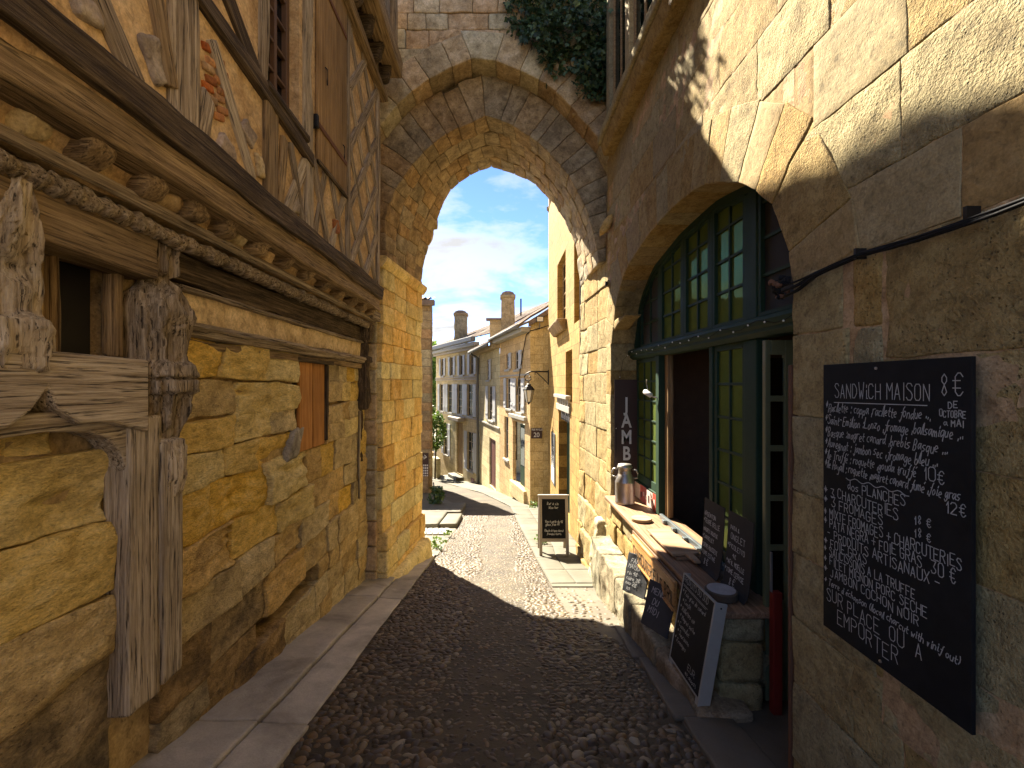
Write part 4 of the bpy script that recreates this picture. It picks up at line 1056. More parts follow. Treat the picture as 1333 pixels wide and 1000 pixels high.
# interior shell
g = G(); g.quad((4.6,2.0,-2.6),(4.6,6.4,-2.6),(4.6,6.4,2),(4.6,2.0,2)); g.quad((X0,2.37,-2.20),(4.6,2.0,-2.20),(4.6,6.4,-2.20),(X0,6.4,-2.20))
g.quad((X1,2.0,-2.6),(4.6,2.0,-2.6),(4.6,2.0,2),(X1,2.0,2)); g.quad((X1,6.4,-2.6),(4.6,6.4,-2.6),(4.6,6.4,2),(X1,6.4,2)); g.quad((X1,2.0,1.9),(4.6,2.0,1.9),(4.6,6.4,1.9),(X1,6.4,1.9))
mk('interior_room', g, M['interior'], RH, fix=False)
# voussoirs round the opening
nV = 19; k = 0
cut = [0]+[int(round(139*(i+rng.uniform(-.18,.18))/nV)) for i in range(1, nV)]+[139]
for i0, i1 in zip(cut, cut[1:]):
    t = VT*rng.uniform(0.97, 1.0); o = rng.uniform(-.004,.004)
    C = []
    for q in range(8):
        i_ = (i0, i1)[q & 1]; p = ArcTop[i_]+(aN[i_]*t if q & 4 else 0); C.append(((XR+o if not q & 2 else 1.96), p[0], p[1]))
    stone('voussoir', C, M['tan'] if rng.random() < 0.6 else M['tan_smooth'], RH, res=0.045, r=0.006, amp=0.005, seed=200, gap=0.003, freq=(8,8,8)); k += 1
# far jamb blocks and near jamb blocks
for side, (ya, yb) in (('far', (6.27, 6.52)), ('near', (1.95, 2.386))):
    z = 0.56
    while z > -3.0:
        h = rng.uniform(0.3, 0.42); yy0, yy1 = (ya, yb) if side == 'far' else (ya+rng.uniform(-.12,.12), yb)
        if z > gz(yb)-0.2:
            C = [((XR+rng.uniform(-.004,.004) if not i & 1 else 1.96), (yy0, yy1)[(i >> 1) & 1], (z-h, z)[(i >> 2) & 1]) for i in range(8)]
            stone('jamb_stone', C, M['tan'], RH, res=0.05, r=0.006, amp=0.006, seed=50+k, gap=0.003, freq=(8,8,8)); k += 1
        z -= h
# ashlar
z = -3.0; row = 0
while z < 5.5:
    h = rng.uniform(0.30, 0.42); y = -1.2+(row % 2)*0.25; row += 1
    if z < 0.5 < z+h: h = 0.56-z
    while y < 6.5:
        L = rng.uniform(0.45, 0.95); y1 = min(y+L, 6.5)
        if 6.5-y1 < 0.15: y1 = 6.5
        zb0 = zb1 = z; ok = y1 > 0.3
        if z+h <= 0.57:                           # below the springing: only beside the opening
            lim = 1.83
            if y >= lim: ok = False
            y1_ = min(y1, lim+0.0)
        else:
            y1_ = y1; zb0 = max(z, az(y)+0.15 if 2.386 < y < 6.27 else z); zb1 = max(z, az(y1)+0.15 if 2.386 < y1 < 6.27 else z)
            if zb0 > z+h-0.03 and zb1 > z+h-0.03: ok = False
            if y < 2.386 < y1 and z < 1.0: y1_ = 2.386
            zb0 = min(zb0, z+h-0.02); zb1 = min(zb1, z+h-0.02)
            for ye in (2.0, 2.386):
                pass
        if ok and y1_-y > 0.03 and z+h > gz(max(y, 0))-0.1:
            sm = rng.random() < 0.28; o = rng.uniform(-.003, .003)
            C = [((XR+0.008+o if not i & 1 else 1.75), (y, y1_)[(i >> 1) & 1], ((zb0, zb1)[(i >> 1) & 1] if not i & 4 else z+h)) for i in range(8)]
            stone('ashlar', C, M['tan_smooth'] if sm else M['tan'], RH, res=0.042 if y1 > 0.8 and z > -2.3 else 0.08, r=0.003 if sm else 0.006, amp=0.0025 if sm else 0.006, seed=200, gap=0.002, freq=(11,11,11), cap=28); k += 1
        y = y1
    z += h
# fill blocks between jamb and course ends near the springing line
for (ya, yb, za, zb) in ((1.83,1.97,-3.0,0.56),):
    zz_ = za
    while zz_ < zb-0.02:
        C = slabC((XR+0.004, ya, zz_), (0.2,0,0), (0,yb-ya+0.02,0), (0,0,min(0.36, zb-zz_)))
        if zz_ > -2.4: stone('ashlar', C, M['tan'], RH, res=0.05, r=0.012, amp=0.008, seed=800+k, gap=0.006, freq=(9,9,9)); k += 1
        zz_ += 0.36
# upper string sill and window above it
C = slabC((1.345, 2.9, 3.26), (0.35,0,0.05), (0,3.35,0), (0,0,0.13)); stone('window_sill', C, M['tan'], RH, res=0.09, r=0.02, amp=0.006, seed=4)
C = slabC((1.42, 2.9, 3.10), (0.30,0,0), (0,3.3,0), (-0.05,0,0.155)); stone('window_sill', C, M['tan'], RH, res=0.09, r=0.02, amp=0.006, seed=5)
for y in (3.1, 4.1, 5.05, 5.95):
    mk('window_mullion', G().box(1.44,1.56,y,y+0.17,3.395,5.55), M['tan_smooth'], RH, bevel=0.01)
for (ya, yb) in ((3.27,4.1),(4.27,5.05),(5.22,5.95)):
    f = G()
    for (a, b, c, d) in ((ya+.002,ya+.06,3.40,5.5),(yb-.06,yb-.002,3.40,5.5),(ya+.06,yb-.06,3.40,3.47),((ya+yb)/2-.02,(ya+yb)/2+.02,3.47,5.5)): f.box(1.49,1.522,a,b,c,d)
    f2 = mk('window', f, M['shutter_wood'], RH, bevel=0.004)
    for (a, b) in ((ya+.06,(ya+yb)/2-.02),((ya+yb)/2+.02,yb-.06)): mk('pane', G().box(1.505,1.508,a,b,3.47,5.5), M['glass_dark'], f2)
# ------------------------------------------------------------------ shop front joinery, plane X ~ 1.9
def bars(lst, x0, x1, mat, name, parent, bevel=0.004):
    f = G()
    for (a, b, c, d) in lst: f.box(x0, x1, a, b, c, d)
    return mk(name, f, mat, parent, bevel=bevel)
XF = 1.90
# transom
tr = moulding('transom', [(1.96,0.33),(1.84,0.33),(1.82,0.345),(1.80,0.36),(1.80,0.385),(1.775,0.40),(1.765,0.43),(1.775,0.455),(1.80,0.47),(1.96,0.48)], 2.392, 6.262, 'green', 0.0, 1, parent=RH, n=4)
# lunette: mullions, then glazing in bays
def lun(ya, yb, cols, rows, blank=False):
    top = lambda y: az(min(max(y, 2.45), 6.2))-0.055
    poly = [(ya, 0.47), (yb, 0.47)]; n = 8
    topc = [(yb+(ya-yb)*i/n, max(0.5, top(yb+(ya-yb)*i/n))) for i in range(n+1)]
    # frame: outer band
    f = G(); ins = 0.035
    P = [(ya, 0.478), (yb, 0.478)]+topc
    cyy = (ya+yb)/2; czz = (0.47+max(p[1] for p in topc))/2
    inn = []
    for (a, b) in P: inn.append((a+ins*(1 if a < cyy else -1), b+(ins if b < 0.5 else -ins)))
    m = len(P)
    for i in range(m):
        j = (i+1) % m; A, B, A2, B2 = P[i], P[j], inn[i], inn[j]
        f.add([(XF-.03,A[0],A[1]),(XF-.03,B[0],B[1]),(XF-.03,B2[0],B2[1]),(XF-.03,A2[0],A2[1]),(XF+.03,A[0],A[1]),(XF+.03,B[0],B[1]),(XF+.03,B2[0],B2[1]),(XF+.03,A2[0],A2[1])],
              [(0,1,2,3),(4,7,6,5),(0,4,5,1),(3,2,6,7)])
    ztop = lambda y: float(np.interp(y, [p[0] for p in inn[2:]][::-1], [p[1] for p in inn[2:]][::-1]))
    ins_y0, ins_y1 = ya+ins, yb-ins
    cw = (ins_y1-ins_y0)/cols; rh = 0.262
    for c in range(1, cols):
        y = ins_y0+c*cw; f.box(XF-.018, XF+.012, y-.011, y+.011, 0.513, ztop(y))
    z = 0.513+rh
    while z < max(p[1] for p in inn)-0.03:
        sub = np.linspace(ins_y0, ins_y1, 25); okk = [y for y in sub if ztop(y) > z+0.01]
        if len(okk) > 1: f.box(XF-.0165, XF+.0105, okk[0], okk[-1], z-.011, z+.011)
        z += rh
    fo = mk('fanlight', f, M['green'], RH, fix=True)
    for c in range(cols):
        y0_, y1_ = ins_y0+c*cw+0.002, ins_y0+(c+1)*cw-0.002; z0_ = 0.514
        while z0_ < max(ztop(y0_), ztop(y1_))-0.02:
            z1_ = z0_+rh-0.004; s = np.linspace(y0_, y1_, 6)
            tp = [(y, min(z1_, ztop(y))) for y in s]
            tp = [(y, max(zz_, z0_+0.001)) for y, zz_ in tp]
            if max(p[1] for p in tp) > z0_+0.02:
                mk('pane', G().prism([(XF,y0_,z0_),(XF,y1_,z0_)]+[(XF,y,zz_) for y, zz_ in tp[::-1]], (0.003,0,0)), M['black'] if blank else M['glass_green'], fo)
            z0_ += rh
lun(5.335, 6.03, 2, 1, blank=True); lun(4.66, 5.275, 2, 4); lun(4.05, 4.60, 2, 4); lun(3.46, 3.99, 2, 4); lun(2.47, 3.29, 1, 1, blank=True)
for (a, b) in ((5.275,5.335),(4.60,4.66),(3.99,4.05)): mk('mullion', G().box(1.868,1.94,a+.001,b-.001,0.475,az((a+b)/2)-0.02), M['green'], RH, bevel=0.006)
mk('post', G().box(1.862,1.95,3.295,3.455,0.475,az(3.3)-0.03), M['green'], RH, bevel=0.008)
g = G()                                           # arched head frame following the stone
Q = [(y, az(y)-0.002) for y in np.linspace(2.40, 6.25, 60)]
for (a, za), (b, zb) in zip(Q, Q[1:]):
    g.add([(1.855,a,za),(1.855,b,zb),(1.855,b,max(zb-.06,0.47)),(1.855,a,max(za-.06,0.47)),(1.955,a,za),(1.955,b,zb),(1.955,b,max(zb-.06,.47)),(1.955,a,max(za-.06,.47))], [(0,1,2,3),(4,7,6,5),(3,2,6,7)])
mk('arched_frame', g, M['green'], RH)
# lower leaves
def leaf(name, ya, yb, za, zb, cols, rows, x=XF, mat='green', glass='glass_green', st=0.05, bar=0.022, thk=0.04, bottom=0.10):
    L = [(ya,ya+st,za,zb),(yb-st,yb,za,zb),(ya+st,yb-st,zb-st,zb),(ya+st,yb-st,za,za+bottom)]
    a, b, c, d = ya+st, yb-st, za+bottom, zb-st; cw = (b-a)/cols; rh = (d-c)/rows
    f = G()
    for (p, q, r_, s) in L: f.box(x-thk/2, x+thk/2, p, q, r_, s)
    for i in range(1, cols): f.box(x-thk*.42, x+thk*.3, a+i*cw-bar/2, a+i*cw+bar/2, c, d)
    for j in range(1, rows): f.box(x-thk*.38, x+thk*.27, a, b, c+j*rh-bar/2, c+j*rh+bar/2)
    o = mk(name, f, M[mat], RH, bevel=0.003)
    if glass:
        for i in range(cols):
            for j in range(rows): mk('pane', G().box(x-0.002, x+0.002, a+i*cw+0.001, a+(i+1)*cw-0.001, c+j*rh+0.001, c+(j+1)*rh-0.001), M[glass], o)
    return o
CT = -1.52
leaf('window_leaf', 5.36, 6.24, CT+0.22, 0.33, 3, 6)
mk('window_rail', G().box(1.86,1.94,5.36,6.24,CT+0.005,CT+0.219), M['green'], RH, bevel=0.005)
mk('post', G().box(1.84,1.96,5.25,5.355,CT+0.002,0.332), M['green'], RH, bevel=0.006)
timber('door_edge', (1.93,5.17,CT+0.01), (1.93,5.17,0.33), 0.10, 0.06, M['shutter_wood'], RH, (-1,0,0), seed=7, amp=0.002, big=0.001, r=0.004)
mk('post', G().box(1.868,1.95,3.985,4.055,CT+0.002,0.332), M['green'], RH, bevel=0.006)
leaf('window_leaf', 3.47, 3.98, CT+0.02, 0.33, 2, 6)
mk('post', G().box(1.862,1.95,3.295,3.465,-2.18,0.332), M['green'], RH, bevel=0.008)
leaf('inner_door', 4.05, 5.25, -2.18, 0.25, 3, 6, x=2.75, mat='green2', glass='glass_dark', st=0.08, bar=0.03)
# door leaf folded open inside the doorway (seen edge on to the passage)
DX = G(); DY0 = 3.12
for (a, b, c, d) in ((1.815,1.85,-2.16,0.30),(1.95,2.03,-2.16,0.30),(1.85,1.95,0.20,0.30),(1.85,1.95,-2.16,-1.5)): DX.box(a, b, DY0-.02, DY0+.02, c, d)
for z in (-1.12,-0.78,-0.44,-0.10): DX.box(1.85,1.95,DY0-.016,DY0+.016,z-.02,z+.02)
dl = mk('open_door', DX, M['green2'], RH, bevel=0.004)
zs_ = [-1.5,-1.12,-0.78,-0.44,-0.10,0.20]
for a, b in zip(zs_, zs_[1:]): mk('pane', G().box(1.852,1.948,DY0-.002,DY0+.002,a+.021,b-.021), M['glass_dark'], dl)
mk('red_panel', G().box(1.785,1.845,2.96,3.01,-2.16,-1.36), M['redpaint'], RH, bevel=0.006)
mk('doorway_bar', G().box(1.775,1.785,2.97,2.985,-1.36,-1.10), M['lead'], RH)
mk('corner_strip', G().box(1.530,1.60,2.389,2.412,-2.25,0.10), M['rust'], RH, bevel=0.004)
mk('corner_strip', G().box(1.545,1.585,2.413,2.437,-1.2,-0.35), M['cream_frame'], RH, bevel=0.004)
C = slabC((1.40, 2.3, -2.32), (0.62,0,0), (0,1.0,-0.03), (0,0,0.14)); stone('doorstep', C, M['pave'], RH, res=0.06, r=0.015, amp=0.005, seed=3)
mk('drain_ring', G().lathe((1.53,6.34,1.40), [(0.05,0),(0.05,0.02),(0.032,0.02),(0.03,0.0)], 14, ax=(-1,0,0)), M['tan_smooth'], RH)
mk('drain_hole', G().lathe((1.50,6.34,1.40), [(0.03,0.0),(0.03,0.02)], 14, ax=(-1,0,0)), M['black'], RH)
# ------------------------------------------------------------------ plinth and counter base (stone)
y = 2.95; k = 0
for (ya, yb) in ((2.88,3.62),(3.62,4.30),(4.30,4.95),(4.95,5.6),(5.6,6.25)):
    C = [((1.24+rng.uniform(-.015,.015), 1.62)[i & 1], (ya, yb)[(i >> 1) & 1], (-3.0, -2.09)[(i >> 2) & 1]) for i in range(8)]
    stone('plinth_stone', C, M['plinth'], RH, res=0.04, r=0.02, amp=0.016, seed=70, gap=0.005, big=0.014, erode=((-1,0,0), 0.04, 12)); k += 1
for row, (za, zb) in enumerate(((-2.09,-1.83),(-1.83,-1.56))):
    y = 3.10
    while y < 6.2:
        y1 = min(y+rng.uniform(0.3, 0.55), 6.26)
        C = [((1.50+rng.uniform(-.01,.01), 1.85)[i & 1], (y, y1)[(i >> 1) & 1], (za, zb)[(i >> 2) & 1]) for i in range(8)]
        stone('counter_stone', C, M['tan'], RH, res=0.04, r=0.02, amp=0.012, seed=120+k, gap=0.010, big=0.01); k += 1; y = y1
z = -1.555
for h in (0.17, 0.27, 0.27, 0.25):
    C = slabC((1.47, 3.02, z-h), (0.30,0,0), (0,0.16,0), (0,0,h)); stone('counter_stone', C, M['tan'], RH, res=0.035, r=0.03, amp=0.008, seed=160+int(h*100), gap=0.008, big=0.006); z -= h
# ================================================================== LETTERING
GL = {'A':"02 28 42|14 34",'B':"02 08 28 37 36 25 05|25 34 33 22 02",'C':"47 38 18 07 03 12 32 43",'D':"02 08 28 46 44 22 02",'E':"48 08 02 42|05 35",'F':"48 08 02|05 35",
'G':"47 38 18 07 03 12 32 43 45 25",'H':"02 08|42 48|05 45",'I':"12 18",'J':"38 33 22 12 03",'K':"02 08|48 05 42",'L':"08 02 42",'M':"02 08 25 48 42",'N':"02 08 42 48",
'O':"18 07 03 12 32 43 47 38 18",'P':"02 08 38 47 46 35 05",'Q':"18 07 03 12 32 43 47 38 18|24 41",'R':"02 08 38 47 46 35 05|25 42",'S':"47 38 18 07 16 35 44 43 32 12 03",
'T':"08 48|28 22",'U':"08 03 12 32 43 48",'V':"08 22 48",'W':"08 12 25 32 48",'X':"08 42|02 48",'Y':"08 25 48|25 22",'Z':"08 48 02 42",
'a':"35 15 04 03 12 23 35|35 33 42",'b':"08 03 12 22 33 34 25 04",'c':"35 15 04 03 12 32",'d':"38 33|35 15 04 03 12 23 34|33 42",'e':"03 34 25 15 04 03 12 32",'f':"48 37 22 10 01|15 35",
'g':"35 15 04 03 12 23 35|35 31 20 10 01",'h':"08 02|04 15 25 34 32",'i':"15 12 22|17 16",'j':"25 21 10 01|27 26",'k':"08 02|35 04 32",'l':"02 17 28 22 32",'m':"02 05|04 15 24 22|24 35 44 42",
'n':"02 05|04 15 25 34 32",'o':"15 04 03 12 22 33 34 25 15",'p':"00 05|04 15 25 34 33 22 03",'q':"30 35 15 04 03 12 33",'r':"02 05|04 15 35",'s':"35 15 04 33 22 02",'t':"17 13 22 32|05 35",
'u':"05 03 12 22 33|35 32",'v':"05 12 25",'w':"05 12 24 32 45",'x':"05 32|02 35",'y':"05 13 33|35 31 20 00",'z':"05 35 02 32",
'0':"18 07 03 12 32 43 47 38 18",'1':"16 28 22",'2':"07 18 38 47 46 02 42",'3':"08 48 25 44 43 32 12 03",'4':"38 05 45|38 32",'5':"48 08 05 35 44 43 32 02",'8':"25 16 17 28 37 36 25 13 22 33 25",
'€':"47 38 28 17 13 22 32 43|06 36|04 34",'*':"24 28|06 46|15 37|17 35",'+':"23 27|05 45",'-':"05 35",'.':"12 13",',':"11 13",':':"13 12|16 15",'/':"02 48","'":"18 26",'(':"28 16 14 22",')':"18 26 24 12",'&':"42 17 28 37 04 12 44"}
for c_, b_, acc in (('é','e',"|27 38"),('è','e',"|28 37"),('à','a',"|17 26"),('É','E',"|19 39"),('ù','u',"|17 26")): GL[c_] = GL[b_]+acc
for k_ in list(GL): GL[k_] = [[(int(p[0]), int(p[1])-2) for p in st.split()] for st in GL[k_].split('|')]
WIDTH = {'I':2.2,'i':2.2,'l':3,'j':3,'f':3.4,'t':3.2,'r':3.4,' ':2.6,'.':1.6,',':1.6,':':2,"'":2,'m':5,'w':5,'1':3,'(':2.6,')':2.6}
trg = random.Random(77)
def strokes(text, u, v, size, slant=0.0, wob=0.75, sx_=1.0, rise=0.0):
    """poly-lines in board coordinates; size = cap height"""
    s = size/6.0; out = []; x = u
    for ch in text:
        if ch in GL:
            dv = trg.uniform(-wob, wob)*s; sc_ = trg.uniform(0.92, 1.08)
            for st in GL[ch]:
                out.append([(x+(px*sx_*sc_+slant*py)*s+trg.uniform(-.12,.12)*s*wob, v+(x-u)*rise+py*s*sc_+dv+trg.uniform(-.12,.12)*s*wob) for px, py in st])
        x += (WIDTH.get(ch, 4 if ch.islower() else 5)+0.6)*s*sx_
    return out
def ribbons(lines, o, U, V, Nn, wd, lift=0.0015, warp=None):
    o, U, V, Nn = Vector(o), Vector(U), Vector(V), Vector(Nn); g = G()
    for L in lines:
        for (a, b) in zip(L, L[1:]):
            d = Vector((b[0]-a[0], b[1]-a[1])); 
            if d.length < 1e-6: continue
            d.normalize(); n = Vector((-d.y, d.x))*wd/2; e = d*wd*0.35
            q = [Vector(a)-e+n, Vector(a)-e-n, Vector(b)+e-n, Vector(b)+e+n]
            if warp: g.add([warp(p.x, p.y, lift) for p in q], [(0,1,2,3)])
            else: g.add([o+U*p.x+V*p.y+Nn*lift for p in q], [(0,1,2,3)])
    return g
def textmesh(body, size, sx_, loc, U, V, mat, name, parent, thick=0.004, bold=0.0, align='CENTER'):
    cu = bpy.data.curves.new('t', 'FONT'); cu.body = body; cu.size = size; cu.align_x = align; cu.extrude = thick/2; cu.offset = bold
    t = bpy.data.objects.new('t', cu); COL.objects.link(t); bpy.context.view_layer.update()
    me = bpy.data.meshes.new_from_object(t.evaluated_get(bpy.context.evaluated_depsgraph_get())); bpy.data.objects.remove(t)
    U, V = Vector(U), Vector(V); W = U.cross(V)
    vs_ = [Vector(loc)+U*p.co.x*sx_+V*p.co.y+W*p.co.z for p in me.vertices]; fs = [tuple(p.vertices) for p in me.polygons]
    bpy.data.meshes.remove(me); return mk(name, (np.array([tuple(v) for v in vs_]), fs), mat, parent)

# ================================================================== BIG MENU BOARD
MB_ = thing('menu_board', 'large black chalkboard menu headed Sandwich Maison hung on the tan wall', 'chalkboard', (1.51, 1.766, -1.11))
BX = 1.492
mk('panel', G().box(BX, BX+0.014, 1.436, 2.095, -1.11, 0.088), M['chalkboard'], MB_, bevel=0.002)
Lm = []
def twidth(txt): return sum(WIDTH.get(ch, 4 if ch.islower() else 5)+0.6 for ch in txt)/6.0
def row(txt, u, t, size, u1=None, **k):
    if u1: k['sx_'] = (u1-u)/(twidth(txt)*size)
    Lm.append(strokes(txt, u, -t, size, **k))
row('SANDWiCH MAISON', 0.075, 0.148, 0.062, 0.53, wob=0.2); row('8€', 0.555, 0.125, 0.072, 0.645, wob=0.2)
Lm.append([[(0.07,-0.170),(0.51,-0.163)]])
row('*Raclette : coppa ,raclette fondue ...', 0.015, 0.212, 0.041, 0.525, slant=0.2); row('DE', 0.585, 0.168, 0.022, 0.62); row('OCTOBRE', 0.555, 0.197, 0.022, 0.645); row('a MAI', 0.57, 0.228, 0.022, 0.64)
row('*Saint-Emilion :Lonzo ,fromage ,balsamique ...', 0.012, 0.268, 0.041, 0.635, slant=0.2)
row('*Basque :magret canard ,brebis Basque ...', 0.012, 0.322, 0.041, 0.585, slant=0.2)
row('*Auvegnat : jambon sec ,fromage bleu ...', 0.012, 0.373, 0.041, 0.55, slant=0.2)
row('*le Truffé : roquette ,gouda truffé', 0.010, 0.424, 0.038, 0.47, slant=0.2); row('10€', 0.495, 0.426, 0.044, 0.58)
row('*le Royal : roquette ,magret canard fumé ,foie gras', 0.010, 0.468, 0.038, 0.625, slant=0.2); row('12€', 0.575, 0.512, 0.040, 0.65)
Lm.append([[(0.14+0.012*i, -0.492-0.006*math.sin(i*1.1)) for i in range(26)]])
row('dos PLANCHES', 0.15, 0.540, 0.038, 0.43)
row('* 3 CHARCUTERIES', 0.008, 0.594, 0.040, 0.40); row('18 €', 0.46, 0.588, 0.030, 0.53)
row('* 3 FROMAGES', 0.008, 0.638, 0.040, 0.335); row('18 €', 0.46, 0.634, 0.030, 0.53)
row('* MIXTE FROMAGES + CHARCUTERIES', 0.008, 0.690, 0.040, 0.635)
row('* PATA NEGRA + FOIE GRAS', 0.008, 0.735, 0.039, 0.495); row('30 €', 0.525, 0.737, 0.046, 0.615)
row('- PRODUITS ARTISANAUX -', 0.03, 0.783, 0.039, 0.565)
row('* FOIE GRAS', 0.008, 0.822, 0.036, 0.255); row('* SAUCISSONS A LA TRUFFE', 0.008, 0.862, 0.036, 0.47)
row('* FILET MIGNON PORC SECHE', 0.008, 0.905, 0.036, 0.515); row('* JAMBON COCHON NOIR', 0.008, 0.950, 0.036, 0.485)
row('* Terre d échanson (local charcut with vinif out)', 0.008, 0.997, 0.030, 0.625, slant=0.2)
row('SUR PLACE  OU  A', 0.025, 1.066, 0.056, 0.50); row('EMPORTER', 0.09, 1.142, 0.060, 0.405)
for L in Lm: mk('chalk_line', ribbons(L, (BX, 2.095, 0.088), (0,-1,0), (0,0,1), (-1,0,0), 0.0032), M['chalk'], MB_, fix=False)
for (y, z) in ((1.80,0.062),(1.78,-1.085)): mk('screw', G().lathe((BX,y,z), [(0.006,0),(0.006,0.003),(0.002,0.005)], 10, ax=(-1,0,0)), M['metal'], MB_)

# cable bundle with a tuft at its end
CB = thing('cable_bundle', 'bundle of black cables strung along the tan wall, ending in a dark tuft', 'cable', (1.5, 1.6, 0.55))
for k in range(6):
    a = k*1.05; P = []
    for i in range(26):
        y = 2.40-0.13*i; s = max(0.0, min(1, (2.34-y)/0.22)); rr = 0.035*(1-s)+0.008*s
        P.append((1.498-abs(0.012*math.cos(a+i*0.5)), y, 0.535-0.022*abs(math.sin((y-0.1)*math.pi/0.9))+rr*math.sin(a+i*0.4*s)-0.03*(1-s)+0.008*i/26))
    mk('cable', G().tube(P, 0.0048, 6), M['cable'], CB, smooth=True)
for k in range(26):
    c = (1.49+trg.uniform(-.03,.03), 2.42+trg.uniform(-.04,.04), 0.50+trg.uniform(-.055,.05))
    V, F = hexa(slabC(c, (0.025,0.006,0), (0,0.024,0.006), (0.004,0,0.026)), res=0.012, r=0.008, amp=0.008, seed=k, freq=(40,40,40)); mk('connector', (V, F), M['rust'] if k % 4 == 0 else M['cable'], CB, smooth=True, fix=False)
for y in (1.9, 1.45): mk('clip', G().box(1.484,1.53,y-.006,y+.006,0.522,0.566), M['iron'], CB)

# ================================================================== COUNTER
CO = thing('serving_counter', 'long wooden counter shelf on the stone ledge below the shop window', 'counter', (1.6, 4.5, CT-0.045))
timber('counter_top', (1.66,3.02,CT-0.022), (1.66,6.22,CT-0.022), 0.45, 0.042, M['counter'], CO, (0,0,1), seed=3, amp=0.002, big=0.002, r=0.006)
timber('counter_top', (1.95,4.0,CT-0.020), (1.95,5.25,CT-0.020), 0.13, 0.03, M['counter'], CO, (0,0,1), seed=9, amp=0.002, big=0.001, r=0.004)
timber('front_rail', (1.445,3.05,CT-0.085), (1.445,4.9,CT-0.085), 0.06, 0.03, M['counter'], CO, (-1,0,0), seed=4, amp=0.002, big=0.001, r=0.004)
# carved wooden sign hung beneath the edge
WS = thing('wooden_sign', 'honey coloured carved wooden name board hung below the counter edge', 'sign', (1.40, 4.15, -1.83))
timber('board', (1.405,3.62,-1.70), (1.405,4.78,-1.70), 0.25, 0.03, M['sign_wood'], WS, (-1,0,0), seed=6, amp=0.002, big=0.002, r=0.008)
b_ = G()
for (a, b, c, d) in ((3.64,4.76,-1.82,-1.805),(3.64,4.76,-1.595,-1.58)): b_.box(1.383,1.392,a,b,c,d)
mk('border', b_, M['sign_wood'], WS)
mk('carved_lettering', ribbons(strokes('CHARCUTERIE LE BRIL', 0.03, -0.175, 0.105, sx_=0.66, wob=0.1), (1.3895,4.74,-1.60), (0,-1,0), (0,0,1), (-1,0,0), 0.016), M['timber_dark'], WS, fix=False)

# milk churn
mx, my = 1.60, 5.80
CH = thing('milk_churn', 'dented grey metal milk churn with two handles standing at the counter end', 'milk churn', (mx, my, CT))
mk('body', G().lathe((mx,my,CT+0.001), [(0.1204,0),(0.1256,0.012),(0.1204,0.03),(0.1204,0.26),(0.1230,0.27),(0.1204,0.28),(0.1152,0.31),(0.0860,0.372),(0.0791,0.385),(0.0826,0.395),(0.0791,0.405),(0.0791,0.44),(0.0903,0.452)], 36), M['metal'], CH, smooth=True)
mk('lid', G().lathe((mx,my,CT+0.452), [(0.0929,0),(0.0972,0.008),(0.0929,0.022),(0.0843,0.030),(0.0817,0.045),(0.0172,0.052),(0.0009,0.053)], 36), M['metal'], CH, smooth=True)
for s in (-1, 1):
    mk('handle', G().tube([(mx+s*0.085,my-s*0.04,CT+0.435),(mx+s*0.128,my-s*0.06,CT+0.43),(mx+s*0.148,my-s*0.07,CT+0.39),(mx+s*0.142,my-s*0.066,CT+0.335),(mx+s*0.10,my-s*0.05,CT+0.325)], 0.011, 8), M['metal'], CH, smooth=True)
# log-slice trivet
mk_ = G().lathe((1.58,5.05,CT+0.001), [(0.105,0),(0.112,0.008),(0.112,0.030),(0.106,0.037),(0.0005,0.038)], 30)
tag(mk('log_slice', mk_, M['trivet'], None, smooth=False, bevel=0.003), 'pale round log slice lying on the counter beside the milk churn', 'wood slice')
# cutting board with handle
P = [(1.50,4.62),(1.73,4.66),(1.755,3.98),(1.70,3.96),(1.685,3.955),(1.675,3.78),(1.625,3.78),(1.615,3.955),(1.50,3.94)]
cbv = G().prism([(a,b,CT+0.026) for a,b in P], (0,0,0.022))
CBD = thing('cutting_board', 'flat wooden cutting boards with a short handle stacked on the counter', 'cutting board', (1.62, 4.2, CT))
mk('board', cbv, M['board_wood'], CBD, bevel=0.004)
mk('board', G().prism([(a+0.03,b-0.02,CT+0.002) for a,b in P[:3]]+[(1.78,3.93,CT+0.002),(1.53,3.92,CT+0.002)], (0,0,0.022)), M['counter'], CBD, bevel=0.004)
# bracket rail behind the board
RL = thing('metal_rail', 'blue grey metal rail with little hinges along the counter behind the cutting board', 'rail', (1.82, 4.4, CT))
mk('rail_bar', G().box(1.815,1.85,3.60,5.16,CT+0.003,CT+0.05), M['bluemetal'], RL, bevel=0.003)
for y in (3.85,4.12,4.4,4.68,4.95): mk('hinge', G().box(1.775,1.814,y-.03,y+.03,CT+0.004,CT+0.04), M['bluemetal'], RL, bevel=0.004)
# printed strip under the fixed window
PS = thing('printed_strip', 'red and white printed card strip along the sill below the fixed window', 'card', (1.84, 5.7, CT))
for i, (a, b) in enumerate(((5.27,5.48),(5.48,5.72),(5.72,5.96),(5.96,6.2))): mk('card', G().box(1.846,1.850,a+.002,b-.002,CT+0.004,CT+0.21-0.012*(i % 2)), M['posterred'] if i % 2 == 0 else M['posterwhite'], PS)
for i in range(9): mk('print_mark', G().box(1.8435,1.8455,5.30+i*0.098,5.345+i*0.098,CT+0.05+0.02*(i % 3),CT+0.12+0.02*(i % 2)), M['posterwhite'] if i % 3 else M['maroon'], PS)
